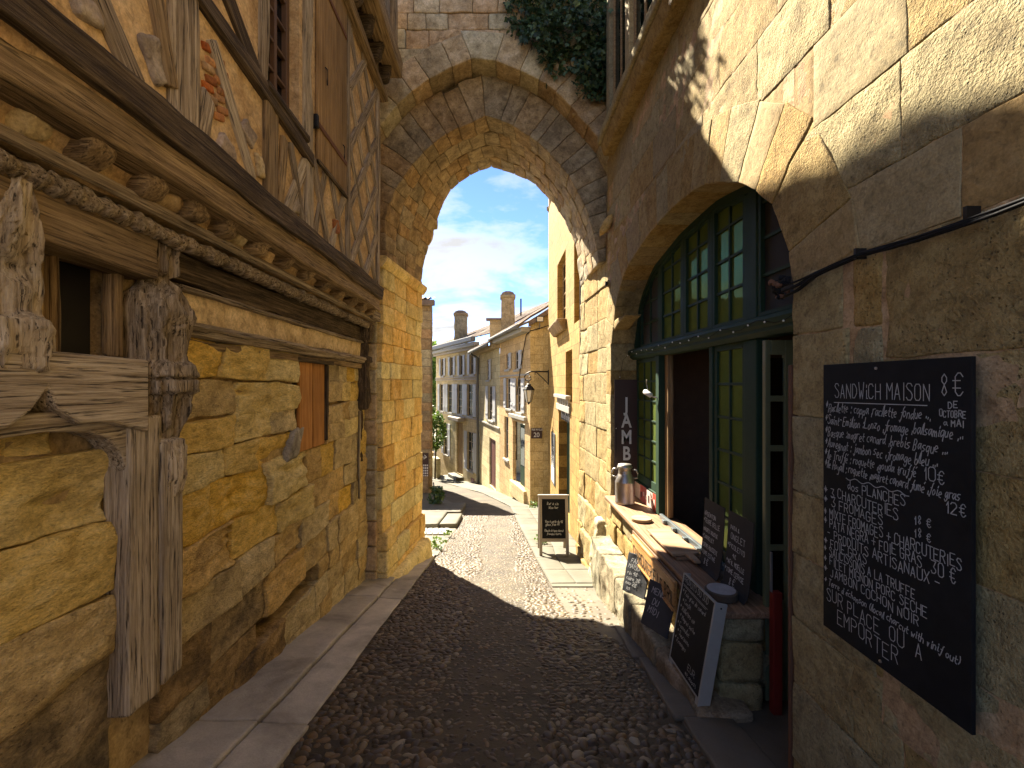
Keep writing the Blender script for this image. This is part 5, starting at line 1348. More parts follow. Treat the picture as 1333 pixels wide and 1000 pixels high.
# grey cut log slab
SL = thing('log_stand', 'thick grey round log stand on the near corner of the counter', 'wood stand', (1.58, 3.25, CT))
mk('bark_rim', G().lathe((1.58,3.24,CT+0.001), [(0.100,0),(0.108,0.01),(0.108,0.052),(0.100,0.060),(0.090,0.058),(0.0005,0.057)], 30), M['bark'], SL, smooth=False)
mk('top_face', G().lathe((1.58,3.24,CT+0.0585), [(0.094,0),(0.094,0.004),(0.0005,0.005)], 30), M['slabwood'], SL)

# two bent chalkboards standing on the counter
def bent_board(y0, y1, z0, lab, lines, xb):
    t = thing('bent_chalkboard', lab, 'chalkboard', (xb, (y0+y1)/2, z0), 'curved chalkboards on the counter')
    H = 0.57
    def xw(v): return xb+0.085*(v/H)**0.45-0.015*(v/H)
    g = G(); n = 18
    V = []
    for i in range(n+1):
        v = H*i/n
        for (y, dx) in ((y0, 0), (y1, 0), (y1, 0.006), (y0, 0.006)): V.append((xw(v)+dx, y, z0+v*0.985))
    F = [(j*4+k, j*4+(k+1) % 4, j*4+4+(k+1) % 4, j*4+4+k) for j in range(n) for k in range(4)]+[(0,1,2,3),(n*4+3,n*4+2,n*4+1,n*4)]
    g.add(V, F); mk('panel', g, M['slate_brown'], t, smooth=False)
    for (txt, u, v, s, k) in lines:
        sub = [[p, q] for st in strokes(txt, u, v, s, sx_=k, wob=0.4) for p, q in zip(st, st[1:])]
        mk('chalk_line', ribbons_warp(sub, lambda u, v: Vector((xw(max(v, 0.001))-0.004, y1-u, z0+v*0.985+0.001)), 0.0055), M['chalk'], t, fix=False)
    return t
def ribbons_warp(L, w_, wd):
    g = G()
    for a, b in [(s[0], s[-1]) for s in L]:
        d = Vector((b[0]-a[0], b[1]-a[1]))
        if d.length < 1e-6: continue
        d.normalize(); n = Vector((-d.y, d.x))*wd/2; a, b = Vector(a), Vector(b)
        g.add([w_(*(a+n)), w_(*(a-n)), w_(*(b-n)), w_(*(b+n))], [(0,1,2,3)])
    return g
bent_board(3.50, 3.84, CT+0.002, 'bent dark chalkboard on the counter beside the cutting boards, listing terrines', [('ARGENTON',.02,.43,.034,.78),('*TERRE BELLE',.01,.37,.036,.72),('MAGRET ROUSSE',.02,.30,.030,.70),('*CARRELET',.01,.24,.030,.8),('*CREME ROUSSETE',.01,.17,.032,.62),('*TOME ESTIVE',.01,.11,.032,.75),('8€',.08,.04,.05,.9)], 1.665)
bent_board(3.12, 3.46, CT+0.002, 'bent dark chalkboard on the counter behind the round log stand', [('PATA &',.05,.44,.030,.8),('ONGLET',.06,.37,.045,.8),('*PICOLETTO',.02,.30,.034,.8),('4€',.10,.24,.032,.9),('*AFIL MOELLE',.02,.18,.034,.72),('*TOME CERISE',.01,.115,.034,.76),('8€',.09,.04,.055,.9)], 1.675)

# framed chalkboard leaning against the counter
LB = thing('leaning_chalkboard', 'tall white-edged chalkboard leaning against the counter by the doorway', 'chalkboard', (1.34, 3.15, -2.09))
ob = Vector((1.285, 3.44, -2.10)); U_ = Vector((0.01,-0.48,0)); Wd = 0.48; U_.normalize(); V_ = Vector((0.115,0,0.66)); Ht = 0.685; V_.normalize(); N_ = U_.cross(V_); N_.normalize()
if N_.x > 0: N_ = -N_
def lbox(u0, u1, v0, v1, t0, t1): return G().obox(ob+U_*u0+V_*v0+N_*t0, U_*(u1-u0), V_*(v1-v0), N_*(t1-t0))
mk('panel', lbox(0.012,Wd-0.012,0.05,Ht-0.008,-0.012,0.004), M['chalkboard'], LB)
mk('frame_side', lbox(0,0.012,0,Ht,-0.045,0.008), M['cream_frame'], LB, bevel=0.003); mk('frame_side', lbox(Wd-0.012,Wd+0.004,0,Ht,-0.075,0.008), M['cream_frame'], LB, bevel=0.003)
mk('frame_rail', lbox(0.0125,Wd-0.0125,0.04,0.05,-0.012,0.008), M['cream_frame'], LB); mk('frame_rail', lbox(0.0125,Wd-0.0125,Ht-0.008,Ht,-0.012,0.008), M['cream_frame'], LB)
mk('foot', lbox(Wd-0.05,Wd+0.0045,-0.035,0.0395,-0.04,0.004), M['cream_frame'], LB, bevel=0.006); mk('foot', lbox(-0.0005,0.05,-0.012,0.0395,-0.04,0.004), M['cream_frame'], LB, bevel=0.006)
L = [strokes('PRODUITS DU SUD', .02, .63, .04, sx_=.75), [[(.02,.61),(.40,.60)]], [[(.03,.60),(.38,.59)]]]
for i, tx in enumerate(('* Foie gras de canard','* Confit','* Rillettes oie','* Magret seche','* Cassoulet','* Saucisson','* Fromages')): L.append(strokes(tx, .03+.02*(i % 2), .545-.058*i, .032, sx_=.75, slant=.2))
L += [strokes('EUR', .28, .12, .04), strokes('et aussi', .26, .075, .03)]
for l in L: mk('chalk_line', ribbons(l, ob, U_, V_, N_, 0.004, lift=0.0055), M['chalk_dim'], LB, fix=False)
mk('screw', G().lathe(tuple(ob+U_*(Wd+0.0045)+V_*(Ht-0.03)+N_*-0.035), [(0.006,0),(0.006,0.002),(0.001,0.003)], 10, ax=tuple(U_)), M['iron'], LB)
# small slates on the plinth
def slate(name, lab, yc, xb, wd, ht, lean, rot, lines):
    t = thing(name, lab, 'slate', (xb, yc, -2.085), 'small slates leaning on the stone plinth')
    U = Vector((math.sin(rot), -math.cos(rot), 0)); Vv = Vector((math.cos(rot)*lean, math.sin(rot)*lean, 1)).normalized(); Nn = U.cross(Vv)
    if Nn.x > 0: Nn = -Nn
    o = Vector((xb, yc, -2.085))-U*wd/2
    C = [o+U*(wd if i & 1 else 0)+Vv*(ht if i & 2 else 0)-Nn*(0.012 if i & 4 else 0) for i in range(8)]
    V, F = hexa([tuple(c) for c in C], res=0.03, r=0.004, amp=0.003, seed=int(yc*10), freq=(12,12,12)); mk('panel', (V, F), M['slate'], t, smooth=False, fix=False)
    for (tx, u, v, s, k) in lines: mk('chalk_line', ribbons(strokes(tx, u, v, s, sx_=k, slant=.2), o, U, Vv, Nn, 0.006, lift=0.004), M['chalk'], t, fix=False)
slate('slate_sign', 'upright grey slate with chalk price list leaning on the plinth in the sun', 4.50, 1.32, 0.27, 0.38, 0.30, 0.62, [('FAIT',.05,.29,.04,.8),('MAISON',.03,.235,.04,.8),('vin 4€',.03,.175,.035,.8),('cidre 3€',.03,.125,.035,.8),('eau 2€',.03,.075,.035,.8),('ici',.05,.03,.03,.8)])
slate('slate_sign', 'tilted grey slate with faded chalk writing beside the framed leaning chalkboard', 3.84, 1.30, 0.30, 0.38, 0.30, 0.45, [('MENU',.05,.28,.05,.8),('DU',.08,.20,.05,.8),('MIDI',.05,.12,.055,.8)])

# JAMB sign on the far jamb, standing on the counter
JS = thing('vertical_sign', 'tall maroon signboard with pale letters J A M B behind the milk churn', 'sign', (1.74, 6.20, CT))
mk('board', G().box(1.575,1.905,6.205,6.225,CT+0.002,0.06), M['maroon'], JS, bevel=0.003)
for i, ch in enumerate('JAMB'):
    textmesh(ch, 0.262, 0.74, (1.735, 6.2045, -0.365-0.2235*i), (1,0,0), (0,0,1), M['lettering'], 'letter', JS, thick=0.002, bold=0.006)
# clip lamp on the window post
LP = thing('clip_lamp', 'small white clip-on lamp fixed to the green window post', 'lamp', (1.82, 5.3, -0.1))
mk('arm', G().tube([(1.84,5.30,-0.16),(1.80,5.32,-0.15),(1.77,5.36,-0.12)], 0.008, 6), M['metal'], LP)
mk('head', G().lathe((1.775,5.32,-0.135), [(0.018,0),(0.03,0.01),(0.03,0.12),(0.02,0.13)], 14, ax=(-0.3,0.85,0.35)), M['white'], LP, smooth=True)
mk('stem', G().tube([(1.76,5.40,-0.07),(1.75,5.41,0.0),(1.745,5.39,0.05)], 0.006, 6), M['metal'], LP)
# fairy lights along the transom and down the jamb
FL = thing('fairy_lights', 'string of tiny white fairy lights draped along the green transom', 'lights', (1.76, 4.4, 0.40))
P = [(1.755,2.5+0.1*i,0.41+0.022*math.sin(i*1.3)) for i in range(38)]+[(1.70,6.235,0.34),(1.66,6.245,0.1),(1.62,6.24,-0.2),(1.60,6.2,-0.6),(1.59,6.195,-1.0)]
mk('wire', G().tube(P, 0.0022, 5), M['cable'], FL)
for i in range(1, len(P)-1, 2):
    mk('bulb', G().lathe((P[i][0]-0.006,P[i][1],P[i][2]-0.006), [(0.001,-0.006),(0.006,-0.003),(0.007,0.002),(0.001,0.008)], 8), M['bulb'], FL, smooth=True)

# ================================================================== A-BOARD beyond the gate
AB = thing('pavement_sign', 'grey framed folding chalkboard sign standing on the pavement beyond the gateway', 'sign', (1.0, 8.45, gz(8.45)+0.04))
def easel(yb, lean, sgn, back=False):
    x0, x1 = 0.73, 1.27; zb = gz(8.28)+0.038; H = 1.06
    o = Vector((x0, yb, zb)); U = Vector((1,0,0)); Vv = Vector((0, lean, 1)).normalized(); Nn = Vector((0,-1,lean)).normalized()*sgn
    def bx(u0,u1,v0,v1,t0,t1): return G().obox(o+U*u0+Vv*v0+Nn*t0, U*(u1-u0), Vv*(v1-v0), Nn*(t1-t0))
    for (u0, u1) in ((0,0.055),(0.485,0.54)): mk('leg', bx(u0,u1,0,H,-0.015,0.012), M['greyframe'], AB, bevel=0.003)
    mk('rail', bx(0.0555,0.4845,H-0.055,H,-0.015,0.012), M['greyframe'], AB, bevel=0.003); mk('rail', bx(0.0555,0.4845,0.24,0.30,-0.015,0.012), M['greyframe'], AB, bevel=0.003)
    mk('panel', bx(0.056,0.484,0.301,H-0.056,-0.008,0.004), M['chalkboard'], AB)
    if not back:
        mk('cap', bx(-0.02,0.56,H,H+0.02,-0.03,0.02), M['greyframe'], AB, bevel=0.003)
        for (tx, u, v, s_, k) in (('Bar à vin',.15,.90,.05,.7),('Wine bar',.18,.83,.045,.7),('Vins à partir de 4€',.11,.58,.045,.55),('glass from 4€',.12,.53,.045,.6),('Planche de tapas charcut',.10,.42,.04,.5),('fromages chevre',.14,.365,.04,.6)):
            mk('chalk_line', ribbons(strokes(tx, u, v, s_, sx_=k, slant=.15), o, U, Vv, Nn, 0.007, lift=0.006), M['chalk'], AB, fix=False)
easel(8.28, 0.13, 1); easel(8.66, -0.13, -1, True)
# ================================================================== BEYOND THE GATE
rng = random.Random(55)
class Facade:
    """flat house front: origin on the ground line, direction d along it (unit), n outward"""
    def __init__(s, o, d, n): s.o = Vector(o); s.d = Vector((d[0], d[1], 0)).normalized(); s.n = Vector((n[0], n[1], 0)).normalized()
    def P(s, u, z, t=0.0): p = s.o+s.d*u+s.n*t; return Vector((p.x, p.y, z))
    def box(s, u0, u1, z0, z1, t0, t1, g=None):
        g = g or G(); return g.obox(s.P(u0, z0, t0), s.d*(u1-u0), Vector((0,0,z1-z0)), s.n*(t1-t0))
    def wall(s, u0, u1, z0, z1, holes, depth=0.22):
        g = G()
        for a, b, c, d in rects_minus(u0, u1, z0, z1, holes): g.quad(s.P(a,c), s.P(b,c), s.P(b,d), s.P(a,d))
        for a, b, c, d in holes:
            for q in (((a,c),(b,c)), ((b,c),(b,d)), ((b,d),(a,d)), ((a,d),(a,c))):
                g.quad(s.P(*q[0]), s.P(*q[1]), s.P(*q[1], -depth), s.P(*q[0], -depth))
        return g
def window(f, parent, u0, u1, z0, z1, shut=0, sill=True, depth=0.09, glass='glass_dark', frame='greyframe', cols=2, rows=3, surround=None):
    g = G(); t0, t1 = -depth, -depth+0.05; st = 0.05
    for (a, b, c, d) in ((u0,u0+st,z0,z1),(u1-st,u1,z0,z1),(u0+st,u1-st,z0,z0+st),(u0+st,u1-st,z1-st,z1)): f.box(a+.001, b-.001, c+.001, d-.001, t0, t1, g)
    a, b, c, d = u0+st, u1-st, z0+st, z1-st
    for i in range(1, cols): f.box(a+(b-a)*i/cols-.018, a+(b-a)*i/cols+.018, c, d, t0+.005, t1-.005, g)
    for j in range(1, rows): f.box(a, b, c+(d-c)*j/rows-.014, c+(d-c)*j/rows+.014, t0+.008, t1-.008, g)
    w_ = mk('window', g, M[frame], parent)
    for i in range(cols):
        mk('pane', f.box(a+(b-a)*i/cols, a+(b-a)*(i+1)/cols, c, d, t0+.018, t0+.022), M[glass], w_)
    mk('window_darkness', f.box(u0, u1, z0, z1, t0-0.25, t0-0.22), M['black'], w_)  # black panel in place of the darkness of the room
    if sill: mk('sill', f.box(u0-.08, u1+.08, z0-.09, z0-.001, -.05, .06), M['cream_frame'], w_, bevel=0.01)
    if shut:
        sw = (u1-u0)*0.52
        for s_ in (-1, 1):
            if shut == 2 and s_ == 1: continue
            uu = u0-sw-.02 if s_ < 0 else u1+.02
            g = f.box(uu, uu+sw, z0+.01, z1-.01, .02, .055)
            so_ = mk('shutter', g, M['shutter'], parent, bevel=0.006)
            for zr in (z0+(z1-z0)*.18, z0+(z1-z0)*.82): mk('batten', f.box(uu+.02, uu+sw-.02, zr-.04, zr+.04, .056, .072), M['shutter'], so_)
    return w_
def tile_roof(name, P00, P10, P01, P11, parent, pitch=0.22, amp=0.035):
    """corrugated clay roof between eave (P00->P10) and ridge (P01->P11)"""
    P00, P10, P01, P11 = map(Vector, (P00, P10, P01, P11)); n = max(4, int((P10-P00).length/pitch))*6; m = 10; V = []; F = []
    nn = (P10-P00).cross(P01-P00).normalized(); nn = nn if nn.z > 0 else -nn
    for j in range(m+1):
        for i in range(n+1):
            s, t = i/n, j/m; p = (P00*(1-s)+P10*s)*(1-t)+(P01*(1-s)+P11*s)*t
            V.append(p+nn*(amp*math.cos(i/6*2*math.pi)+0.02*(j % 2)+rng.uniform(-.008,.008)))
    for j in range(m):
        for i in range(n): a = j*(n+1)+i; F.append((a, a+1, a+n+2, a+n+1))
    return mk(name, (np.array([tuple(v) for v in V]), F), M['tile'], parent, smooth=False, fix=False)
def chimney(parent, x, y, z, w_, d_, h, mat='corner'):
    C = slabC((x-w_/2, y-d_/2, z), (w_,0,0), (0,d_,0), (0,0,h)); c = stone('chimney', C, M[mat], parent, res=0.25, r=0.03, amp=0.02, seed=int(h*100))
    C = slabC((x-w_*.58, y-d_*.58, z+h-0.02), (w_*1.16,0,0), (0,d_*1.16,0), (0,0,0.16)); stone('chimney_cap', C, M[mat], c, res=0.25, r=0.03, amp=0.015, seed=3)
    g = G()
    for i in range(5):
        q0, q1 = math.pi*i/5, math.pi*(i+1)/5; 
        g.prism([(x-w_*.5*math.cos(q0), y-d_*.5, z+h+.14+.16*math.sin(q0)), (x-w_*.5*math.cos(q1), y-d_*.5, z+h+.14+.16*math.sin(q1)), (x, y-d_*.5, z+h+.14)], (0,d_,0))
    mk('chimney_hood', g, M['tile'], c); return c

# --- yellow house right behind the gate
YH = thing('golden_house', 'tall golden limestone house with barred window just beyond the gateway', 'house', (2.6, 12, gz(12)))
fy = Facade((1.62, 8.55, 0), (0,1), (-1,0))
Hy = [(1.9,3.85,-3.4,-0.70),(2.55,4.15,1.62,3.30),(1.55,2.55,-0.45,0.78),(0.3,1.3,1.3,3.2)]
mk('wall', fy.wall(0, 6.45, -4.5, 5.7, Hy, 0.3), M['cream'], YH, fix=False)
g = G(); g.quad((1.62,15.0,-4.5),(6.5,15.0,-4.5),(6.5,15.0,5.7),(1.62,15.0,5.7)); g.quad((1.62,8.55,-4.5),(6.5,8.55,-4.5),(6.5,8.55,5.7),(1.62,8.55,5.7)); g.quad((1.62,8.55,5.7),(6.5,8.55,5.7),(6.5,15,5.7),(1.62,15,5.7)); mk('side_wall', g, M['cream'], YH, fix=False)
window(fy, YH, 2.55, 4.15, 1.62, 3.30, 0, sill=False, frame='timber_brown', cols=3, rows=4, depth=0.2)
C = [fy.P((2.35,4.35)[i & 1], (1.32,1.58)[(i >> 2) & 1], (0.0, 0.26 if i & 4 else 0.10)[(i >> 1) & 1]) for i in range(8)]
stone('window_sill', [tuple(c) for c in C], M['corner'], YH, res=0.1, r=0.02, amp=0.01, seed=1)
window(fy, YH, 1.55, 2.55, -0.45, 0.78, 0, sill=False, cols=2, rows=2, depth=0.28)
window(fy, YH, 0.3, 1.3, 1.3, 3.2, 0, sill=False, cols=2, rows=3, depth=0.25)
mk('door', fy.box(1.92,3.83,-3.6,-0.95,-0.28,-0.22), M['green'], YH, bevel=0.01)
mk('door_lintel', fy.box(1.75,4.05,-0.68,-0.52,0.0,0.05), M['cream_frame'], YH, bevel=0.01)
for i in range(6): mk('dentil', fy.box(1.85+i*.36,1.98+i*.36,-0.50,-0.36,0.001,0.06), M['cream_frame'], YH, bevel=0.008)
mk('cornice', fy.box(1.75,4.05,-0.355,-0.27,0.0,0.12), M['cream_frame'], YH, bevel=0.01)
for (u, z, h) in ((6.2,5.7,0.55),(5.0,5.7,0.35),(3.9,5.7,0.3)): C = [tuple(fy.P((u-.12,u+.12)[i & 1], (z, z+h)[(i >> 2) & 1], (-.22,.02)[(i >> 1) & 1])) for i in range(8)]; stone('merlon', C, M['corner'], YH, res=0.1, r=0.02, amp=0.01, seed=int(u))
mk('finial', G().lathe(tuple(fy.P(6.38,5.7,-0.1)), [(0.16,0),(0.17,0.1),(0.10,0.14),(0.10,0.5),(0.14,0.53),(0.06,0.62),(0.05,0.9),(0.08,0.94),(0.01,1.3)], 8), M['corner'], YH)
mk('downpipe', G().tube([tuple(fy.P(0.12,z,0.05)) for z in (-3.4,0,3,5.5)], 0.04, 8), M['iron'], YH, smooth=True)
SG = thing('shop_fascia', 'dark shop fascia with white lettering above the doorway of the golden house', 'sign', tuple(fy.P(2.9,-0.95,0.0)))
mk('panel', fy.box(1.92,3.83,-0.94,-0.70,-0.10,-0.06), M['chalkboard'], SG)
mk('lettering', ribbons(strokes('Maison des Vins Galerie', 0.03, 0.05, 0.17, sx_=0.58, wob=.1), fy.P(3.80,-0.94,-0.058), (0,-1,0), (0,0,1), (-1,0,0), 0.03), M['white'], SG, fix=False)
PP = thing('wall_sign', 'narrow dark menu panel hung on the golden house wall beside its doorway', 'sign', tuple(fy.P(5.0,-2.6,0.0)))
mk('panel', fy.box(4.55,5.4,-2.95,-1.45,0.004,0.03), M['slate'], PP)
mk('lettering', ribbons(strokes('vins', .15, .95, .18, slant=.3)+strokes('Saint', .08, .7, .16, sx_=.9, slant=.3)+strokes('Emilion', .05, .48, .15, sx_=.8, slant=.3), fy.P(5.35,-2.90,0.031), (0,-1,0), (0,0,1), (-1,0,0), 0.025), M['white'], PP, fix=False)
mk('white_label', fy.box(4.65,5.3,-2.9,-2.45,0.0305,0.034), M['white'], PP)

# --- house with the number 20
d20 = Vector((-0.228,1,0)).normalized(); n20 = Vector((-1,-0.228,0)).normalized()
H20 = thing('corner_house', 'two-storey cream stone house with white shutters and corner number plate', 'house', (2.5, 17.5, gz(17.5)))
f20 = Facade((1.05,15.5,0), d20, n20); E20 = 1.93
W20 = [(1.35,2.05,0.55,1.25),(2.85,3.5,0.60,1.25),(1.0,1.75,-1.05,0.22),(2.55,3.3,-1.0,0.25),(0.65,2.35,-3.75,-1.42),(3.05,3.75,-3.1,-1.35)]
mk('wall', f20.wall(0, 4.6, -5.2, E20+0.02, W20, 0.14), M['cream20'], H20, fix=False)
g = G(); g.add([(1.05,15.5,-5.2),(6.0,15.5,-5.2),(6.0,15.5,5.2),(1.05,15.5,E20+0.1)], [(0,1,2,3)]); mk('side_wall', g, M['side20'], H20, fix=False)
for (w4, s_) in zip(W20[:4], (2,2,1,1)): window(f20, H20, *w4, shut=s_, rows=2 if w4[2] > 0 else 4)
mk('string_course', f20.box(0.02,4.6,0.30,0.36,0,0.04), M['cream_frame'], H20); mk('shop_cornice', f20.box(0.35,2.6,-1.30,-1.15,0,0.12), M['cream_frame'], H20, bevel=0.02)
mk('door', f20.box(0.9,1.6,-3.75,-1.5,-0.135,-0.10), M['green'], H20); mk('door_pane', f20.box(1.0,1.5,-3.0,-1.62,-0.099,-0.09), M['glass_dark'], H20); mk('shop_step', f20.box(0.45,2.5,-4.3,-3.76,-0.1,0.10), M['cream20'], H20, bevel=0.02)
window(f20, H20, 3.05, 3.75, -3.1, -1.35, 0, rows=3, depth=0.12)
tile_roof('roof', f20.P(-0.12,E20+.06,0.42), f20.P(4.75,E20+.06,0.42), (5.0,15.4,4.75), (4.6,20.6,4.9), H20)
mk('eaves', f20.box(-0.05,4.65,E20-0.16,E20+0.015,0.001,0.34), M['cream_frame'], H20, bevel=0.03); mk('gutter', G().tube([tuple(f20.P(u,E20+.02,0.46)) for u in (-0.1,2,4.75)], 0.07, 8), M['lead'], H20, smooth=True)
g = G(); g.prism([(1.0,15.35,E20+.02),(5.8,15.35,5.0),(5.8,15.35,5.18),(1.0,15.35,E20+.20)], (0,0.3,0)); mk('verge', g, M['tile'], H20)
chimney(H20, 0.40, 21.4, 2.3, 0.62, 0.6, 1.72); mk('aerial', G().tube([(0.95,20,3.0),(0.95,20,3.75)], 0.04, 6), M['iron'], H20)
NP = thing('number_plate', 'small dark plate reading 20 on the side wall of the cream corner house', 'sign', (1.26,15.47,-1.85))
mk('plate', G().box(1.08,1.45,15.455,15.485,-1.85,-1.50), M['maroon'], NP, bevel=0.004)
textmesh('20', 0.22, 0.95, (1.265,15.452,-1.80), (1,0,0), (0,0,1), M['white'], 'number', NP, thick=0.004)
mk('small_lettering', ribbons(strokes('RUE DU CLOS', 0.03, 0.0, 0.05, sx_=.8, wob=.1), (1.08,15.453,-1.575), (1,0,0), (0,0,1), (0,-1,0), 0.012), M['white'], NP, fix=False)
FD = thing('floodlight', 'grey floodlight mounted on the gable of the cream corner house', 'lamp', (1.36,15.3,2.1))
V, F = hexa(slabC((1.24,15.18,2.06),(0.24,0,0),(0,0.14,0.04),(0,0.02,0.20)), res=0.06, r=0.02, amp=0); mk('housing', (V, F), M['iron'], FD)
mk('lens', G().box(1.26,1.46,15.165,15.178,2.09,2.24), M['lampglass'], FD); mk('bracket', G().tube([(1.36,15.3,2.06),(1.36,15.36,1.9),(1.36,15.5,1.88)], 0.02, 6), M['lead'], FD)
CBL = mk('wall_cable', G().tube([(1.62,14.9,1.92),(1.3,15.36,1.86),(1.05,15.42,1.8)]+[tuple(f20.P(0.3+0.25*i, 1.7-0.32*i-0.02*i*i, 0.05)) for i in range(6)], 0.018, 5), M['cable'])
tag(CBL, 'thin black cable sagging across the front of the cream corner house', 'cable')

# --- wall lantern on its scroll bracket
LA = thing('wall_lantern', 'black iron street lantern hanging from a scroll bracket on the golden house', 'lantern', (0.96, 14.85, -0.05))
yb = 14.85
mk('back_plate', G().box(1.58,1.615,yb-.03,yb+.03,-0.02,0.46), M['iron'], LA)
sc_pts = [(1.58,yb,0.40),(1.25,yb,0.41),(1.02,yb,0.40),(0.88,yb,0.34),(0.82,yb,0.24),(0.86,yb,0.13),(0.96,yb,0.10),(1.04,yb,0.15),(1.03,yb,0.23),(0.97,yb,0.24)]
mk('bracket', G().tube(sc_pts, 0.022, 7), M['iron'], LA, smooth=True); mk('bracket_brace', G().tube([(1.58,yb,0.02),(1.45,yb,0.16),(1.30,yb,0.30),(1.22,yb,0.38),(1.16,yb,0.36),(1.18,yb,0.31)], 0.016, 6), M['iron'], LA, smooth=True)
mk('hanger', G().tube([(0.96,yb,0.11),(0.96,yb,0.02)], 0.012, 6), M['iron'], LA)
mk('cap', G().lathe((0.96,yb,-0.20), [(0.20,0),(0.19,0.03),(0.12,0.12),(0.08,0.15),(0.08,0.19),(0.02,0.22),(0.01,0.26)], 6), M['iron'], LA)
mk('glass', G().lathe((0.96,yb,-0.58), [(0.09,0),(0.165,0.375)], 6), M['lampglass'], LA)
fr_ = G()
for k in range(6):
    a = 2*math.pi*k/6; fr_.tube([(0.96+.092*math.cos(a), yb+.092*math.sin(a), -0.58), (0.96+.17*math.cos(a), yb+.17*math.sin(a), -0.2)], 0.011, 5)
mk('cage', fr_, M['iron'], LA); mk('foot', G().lathe((0.96,yb,-0.67), [(0.01,0),(0.03,0.02),(0.05,0.07),(0.095,0.09)], 6), M['iron'], LA)

# --- narrow house with the red door
f21 = Facade((1.05-0.228*4.5,15.5+4.5,0), d20, n20); H21 = thing('narrow_house', 'narrow cream house with a wine red door between its taller neighbours', 'house', (1.2, 22.4, gz(22.4)))
W21 = [(1.9,2.7,0.05,1.05),(1.3,2.6,-2.05,-0.35),(1.0,2.25,-4.35,-2.75)]
W21 = [(2.2,2.95,0.20,1.20),(1.35,2.45,-1.75,-0.1),(0.85,2.3,-4.9,-2.6)]
mk('wall', f21.wall(0.02, 5.0, -6.0, 1.75, W21, 0.12), M['cream20'], H21, fix=False)
window(f21, H21, *W21[0], shut=2, rows=2); window(f21, H21, *W21[1], shut=1, rows=4)
dr = mk('door', f21.box(0.87,2.28,-4.88,-2.62,-0.11,-0.06), M['reddoor'], H21, bevel=0.02)
for i in range(1, 5): mk('door_board', f21.box(0.87+i*.282-.01,0.87+i*.282+.01,-4.8,-2.7,-0.059,-0.045), M['maroon'], dr)
mk('string_course', f21.box(0.02,5.0,-2.0,-1.93,0,0.05), M['cream_frame'], H21)
tile_roof('roof', f21.P(-0.05,1.80,0.55), f21.P(5.1,1.80,0.55), (4.5,20.4,4.4), (3.4,25.6,4.4), H21)
mk('eaves', f21.box(0.0,5.0,1.58,1.74,0.001,0.36), M['corner'], H21); mk('gutter', G().tube([tuple(f21.P(u,1.72,0.58)) for u in (0,2.5,5.0)], 0.08, 8), M['lead'], H21, smooth=True)
mk('wall_stub', G().box(-0.45,0.42,21.3,21.6,1.7,3.0), M['cream20'], H21); mk('wall_cap', G().box(-0.62,0.55,21.2,21.7,3.0,3.08), M['tile'], H21)
DP = mk('downpipe', G().tube([tuple(f21.P(4.95,1.65,0.5)), tuple(f21.P(4.95,1.4,0.1))]+[tuple(f21.P(4.95,z,0.1)) for z in (0,-2,-5.8)], 0.07, 8), M['lead'], H21, smooth=True)

# --- grey house at the bend
d22 = Vector((-0.456,1,0)).normalized(); n22 = Vector((-1,-0.456,0)).normalized()
f22 = Facade((-1.12,25.0,0), d22, n22); H22 = thing('shuttered_house', 'pale grey stone house with many white shutters at the bend of the street', 'house', (-1.2, 29.5, gz(29)))
W22 = [(0.7,1.35,0.55,1.75),(2.5,3.1,0.55,1.75),(4.3,4.95,0.55,1.75),(6.3,6.95,0.55,1.75),
       (0.85,1.75,-1.85,0.0),(2.6,3.5,-1.85,0.0),(4.5,5.4,-1.85,0.0),(6.4,7.2,-1.85,0.0),(0.8,1.75,-5.0,-2.75),(2.6,3.75,-5.5,-2.35),(5.4,6.3,-4.7,-2.6)]
mk('wall', f22.wall(0.0, 8.15, -7.5, 2.3, W22, 0.14), M['greyhouse'], H22, fix=False)
g = G(); e0, e1 = f22.P(8.15,-7.5), f22.P(8.15,2.3); q0 = e0-f22.n*7; q1 = e1-f22.n*7; g.quad(e0, q0, q1, e1); mk('side_wall', g, M['greyhouse'], H22, fix=False)
for i, w4 in enumerate(W22):
    if i == 9: continue
    window(f22, H22, *w4, shut=1, rows=2 if i < 4 else 4)
mk('door', f22.box(2.62,3.73,-5.5,-2.37,-0.13,-0.08), M['shutter_wood'], H22)
mk('door_hood', f22.box(2.2,4.2,-2.25,-2.0,0,0.45), M['greyframe'], H22, bevel=0.05)
for z in (0.28, 0.42): mk('string_course', f22.box(0,8.15,z-.04,z+.03,0,0.06), M['greyframe'], H22)
mk('string_course', f22.box(0,8.15,-2.0,-1.93,0,0.05), M['greyframe'], H22)
mk('cornice', f22.box(-0.1,8.3,2.1,2.32,0.001,0.35), M['cream_frame'], H22, bevel=0.04); mk('gutter', f22.box(-0.15,8.4,2.33,2.62,0.25,0.52), M['lead'], H22, bevel=0.05)
mk('cornice', f22.box(-0.1,8.3,1.95,2.09,0.001,0.18), M['greyframe'], H22)
q = f22.P(-3.5,4.9,-4.2); q2 = f22.P(8.2,4.4,-4.2); tile_roof('roof', f22.P(-2.4,2.62,0.0), f22.P(8.35,2.62,0.3), tuple(q), tuple(q2), H22)
chimney(H22, -2.45, 29.0, 2.6, 0.78, 0.7, 1.75)
g = G()
mk('cellar_vent', f22.box(0.7,1.2,-5.75,-5.35,0.001,0.02), M['reddoor'], H22)
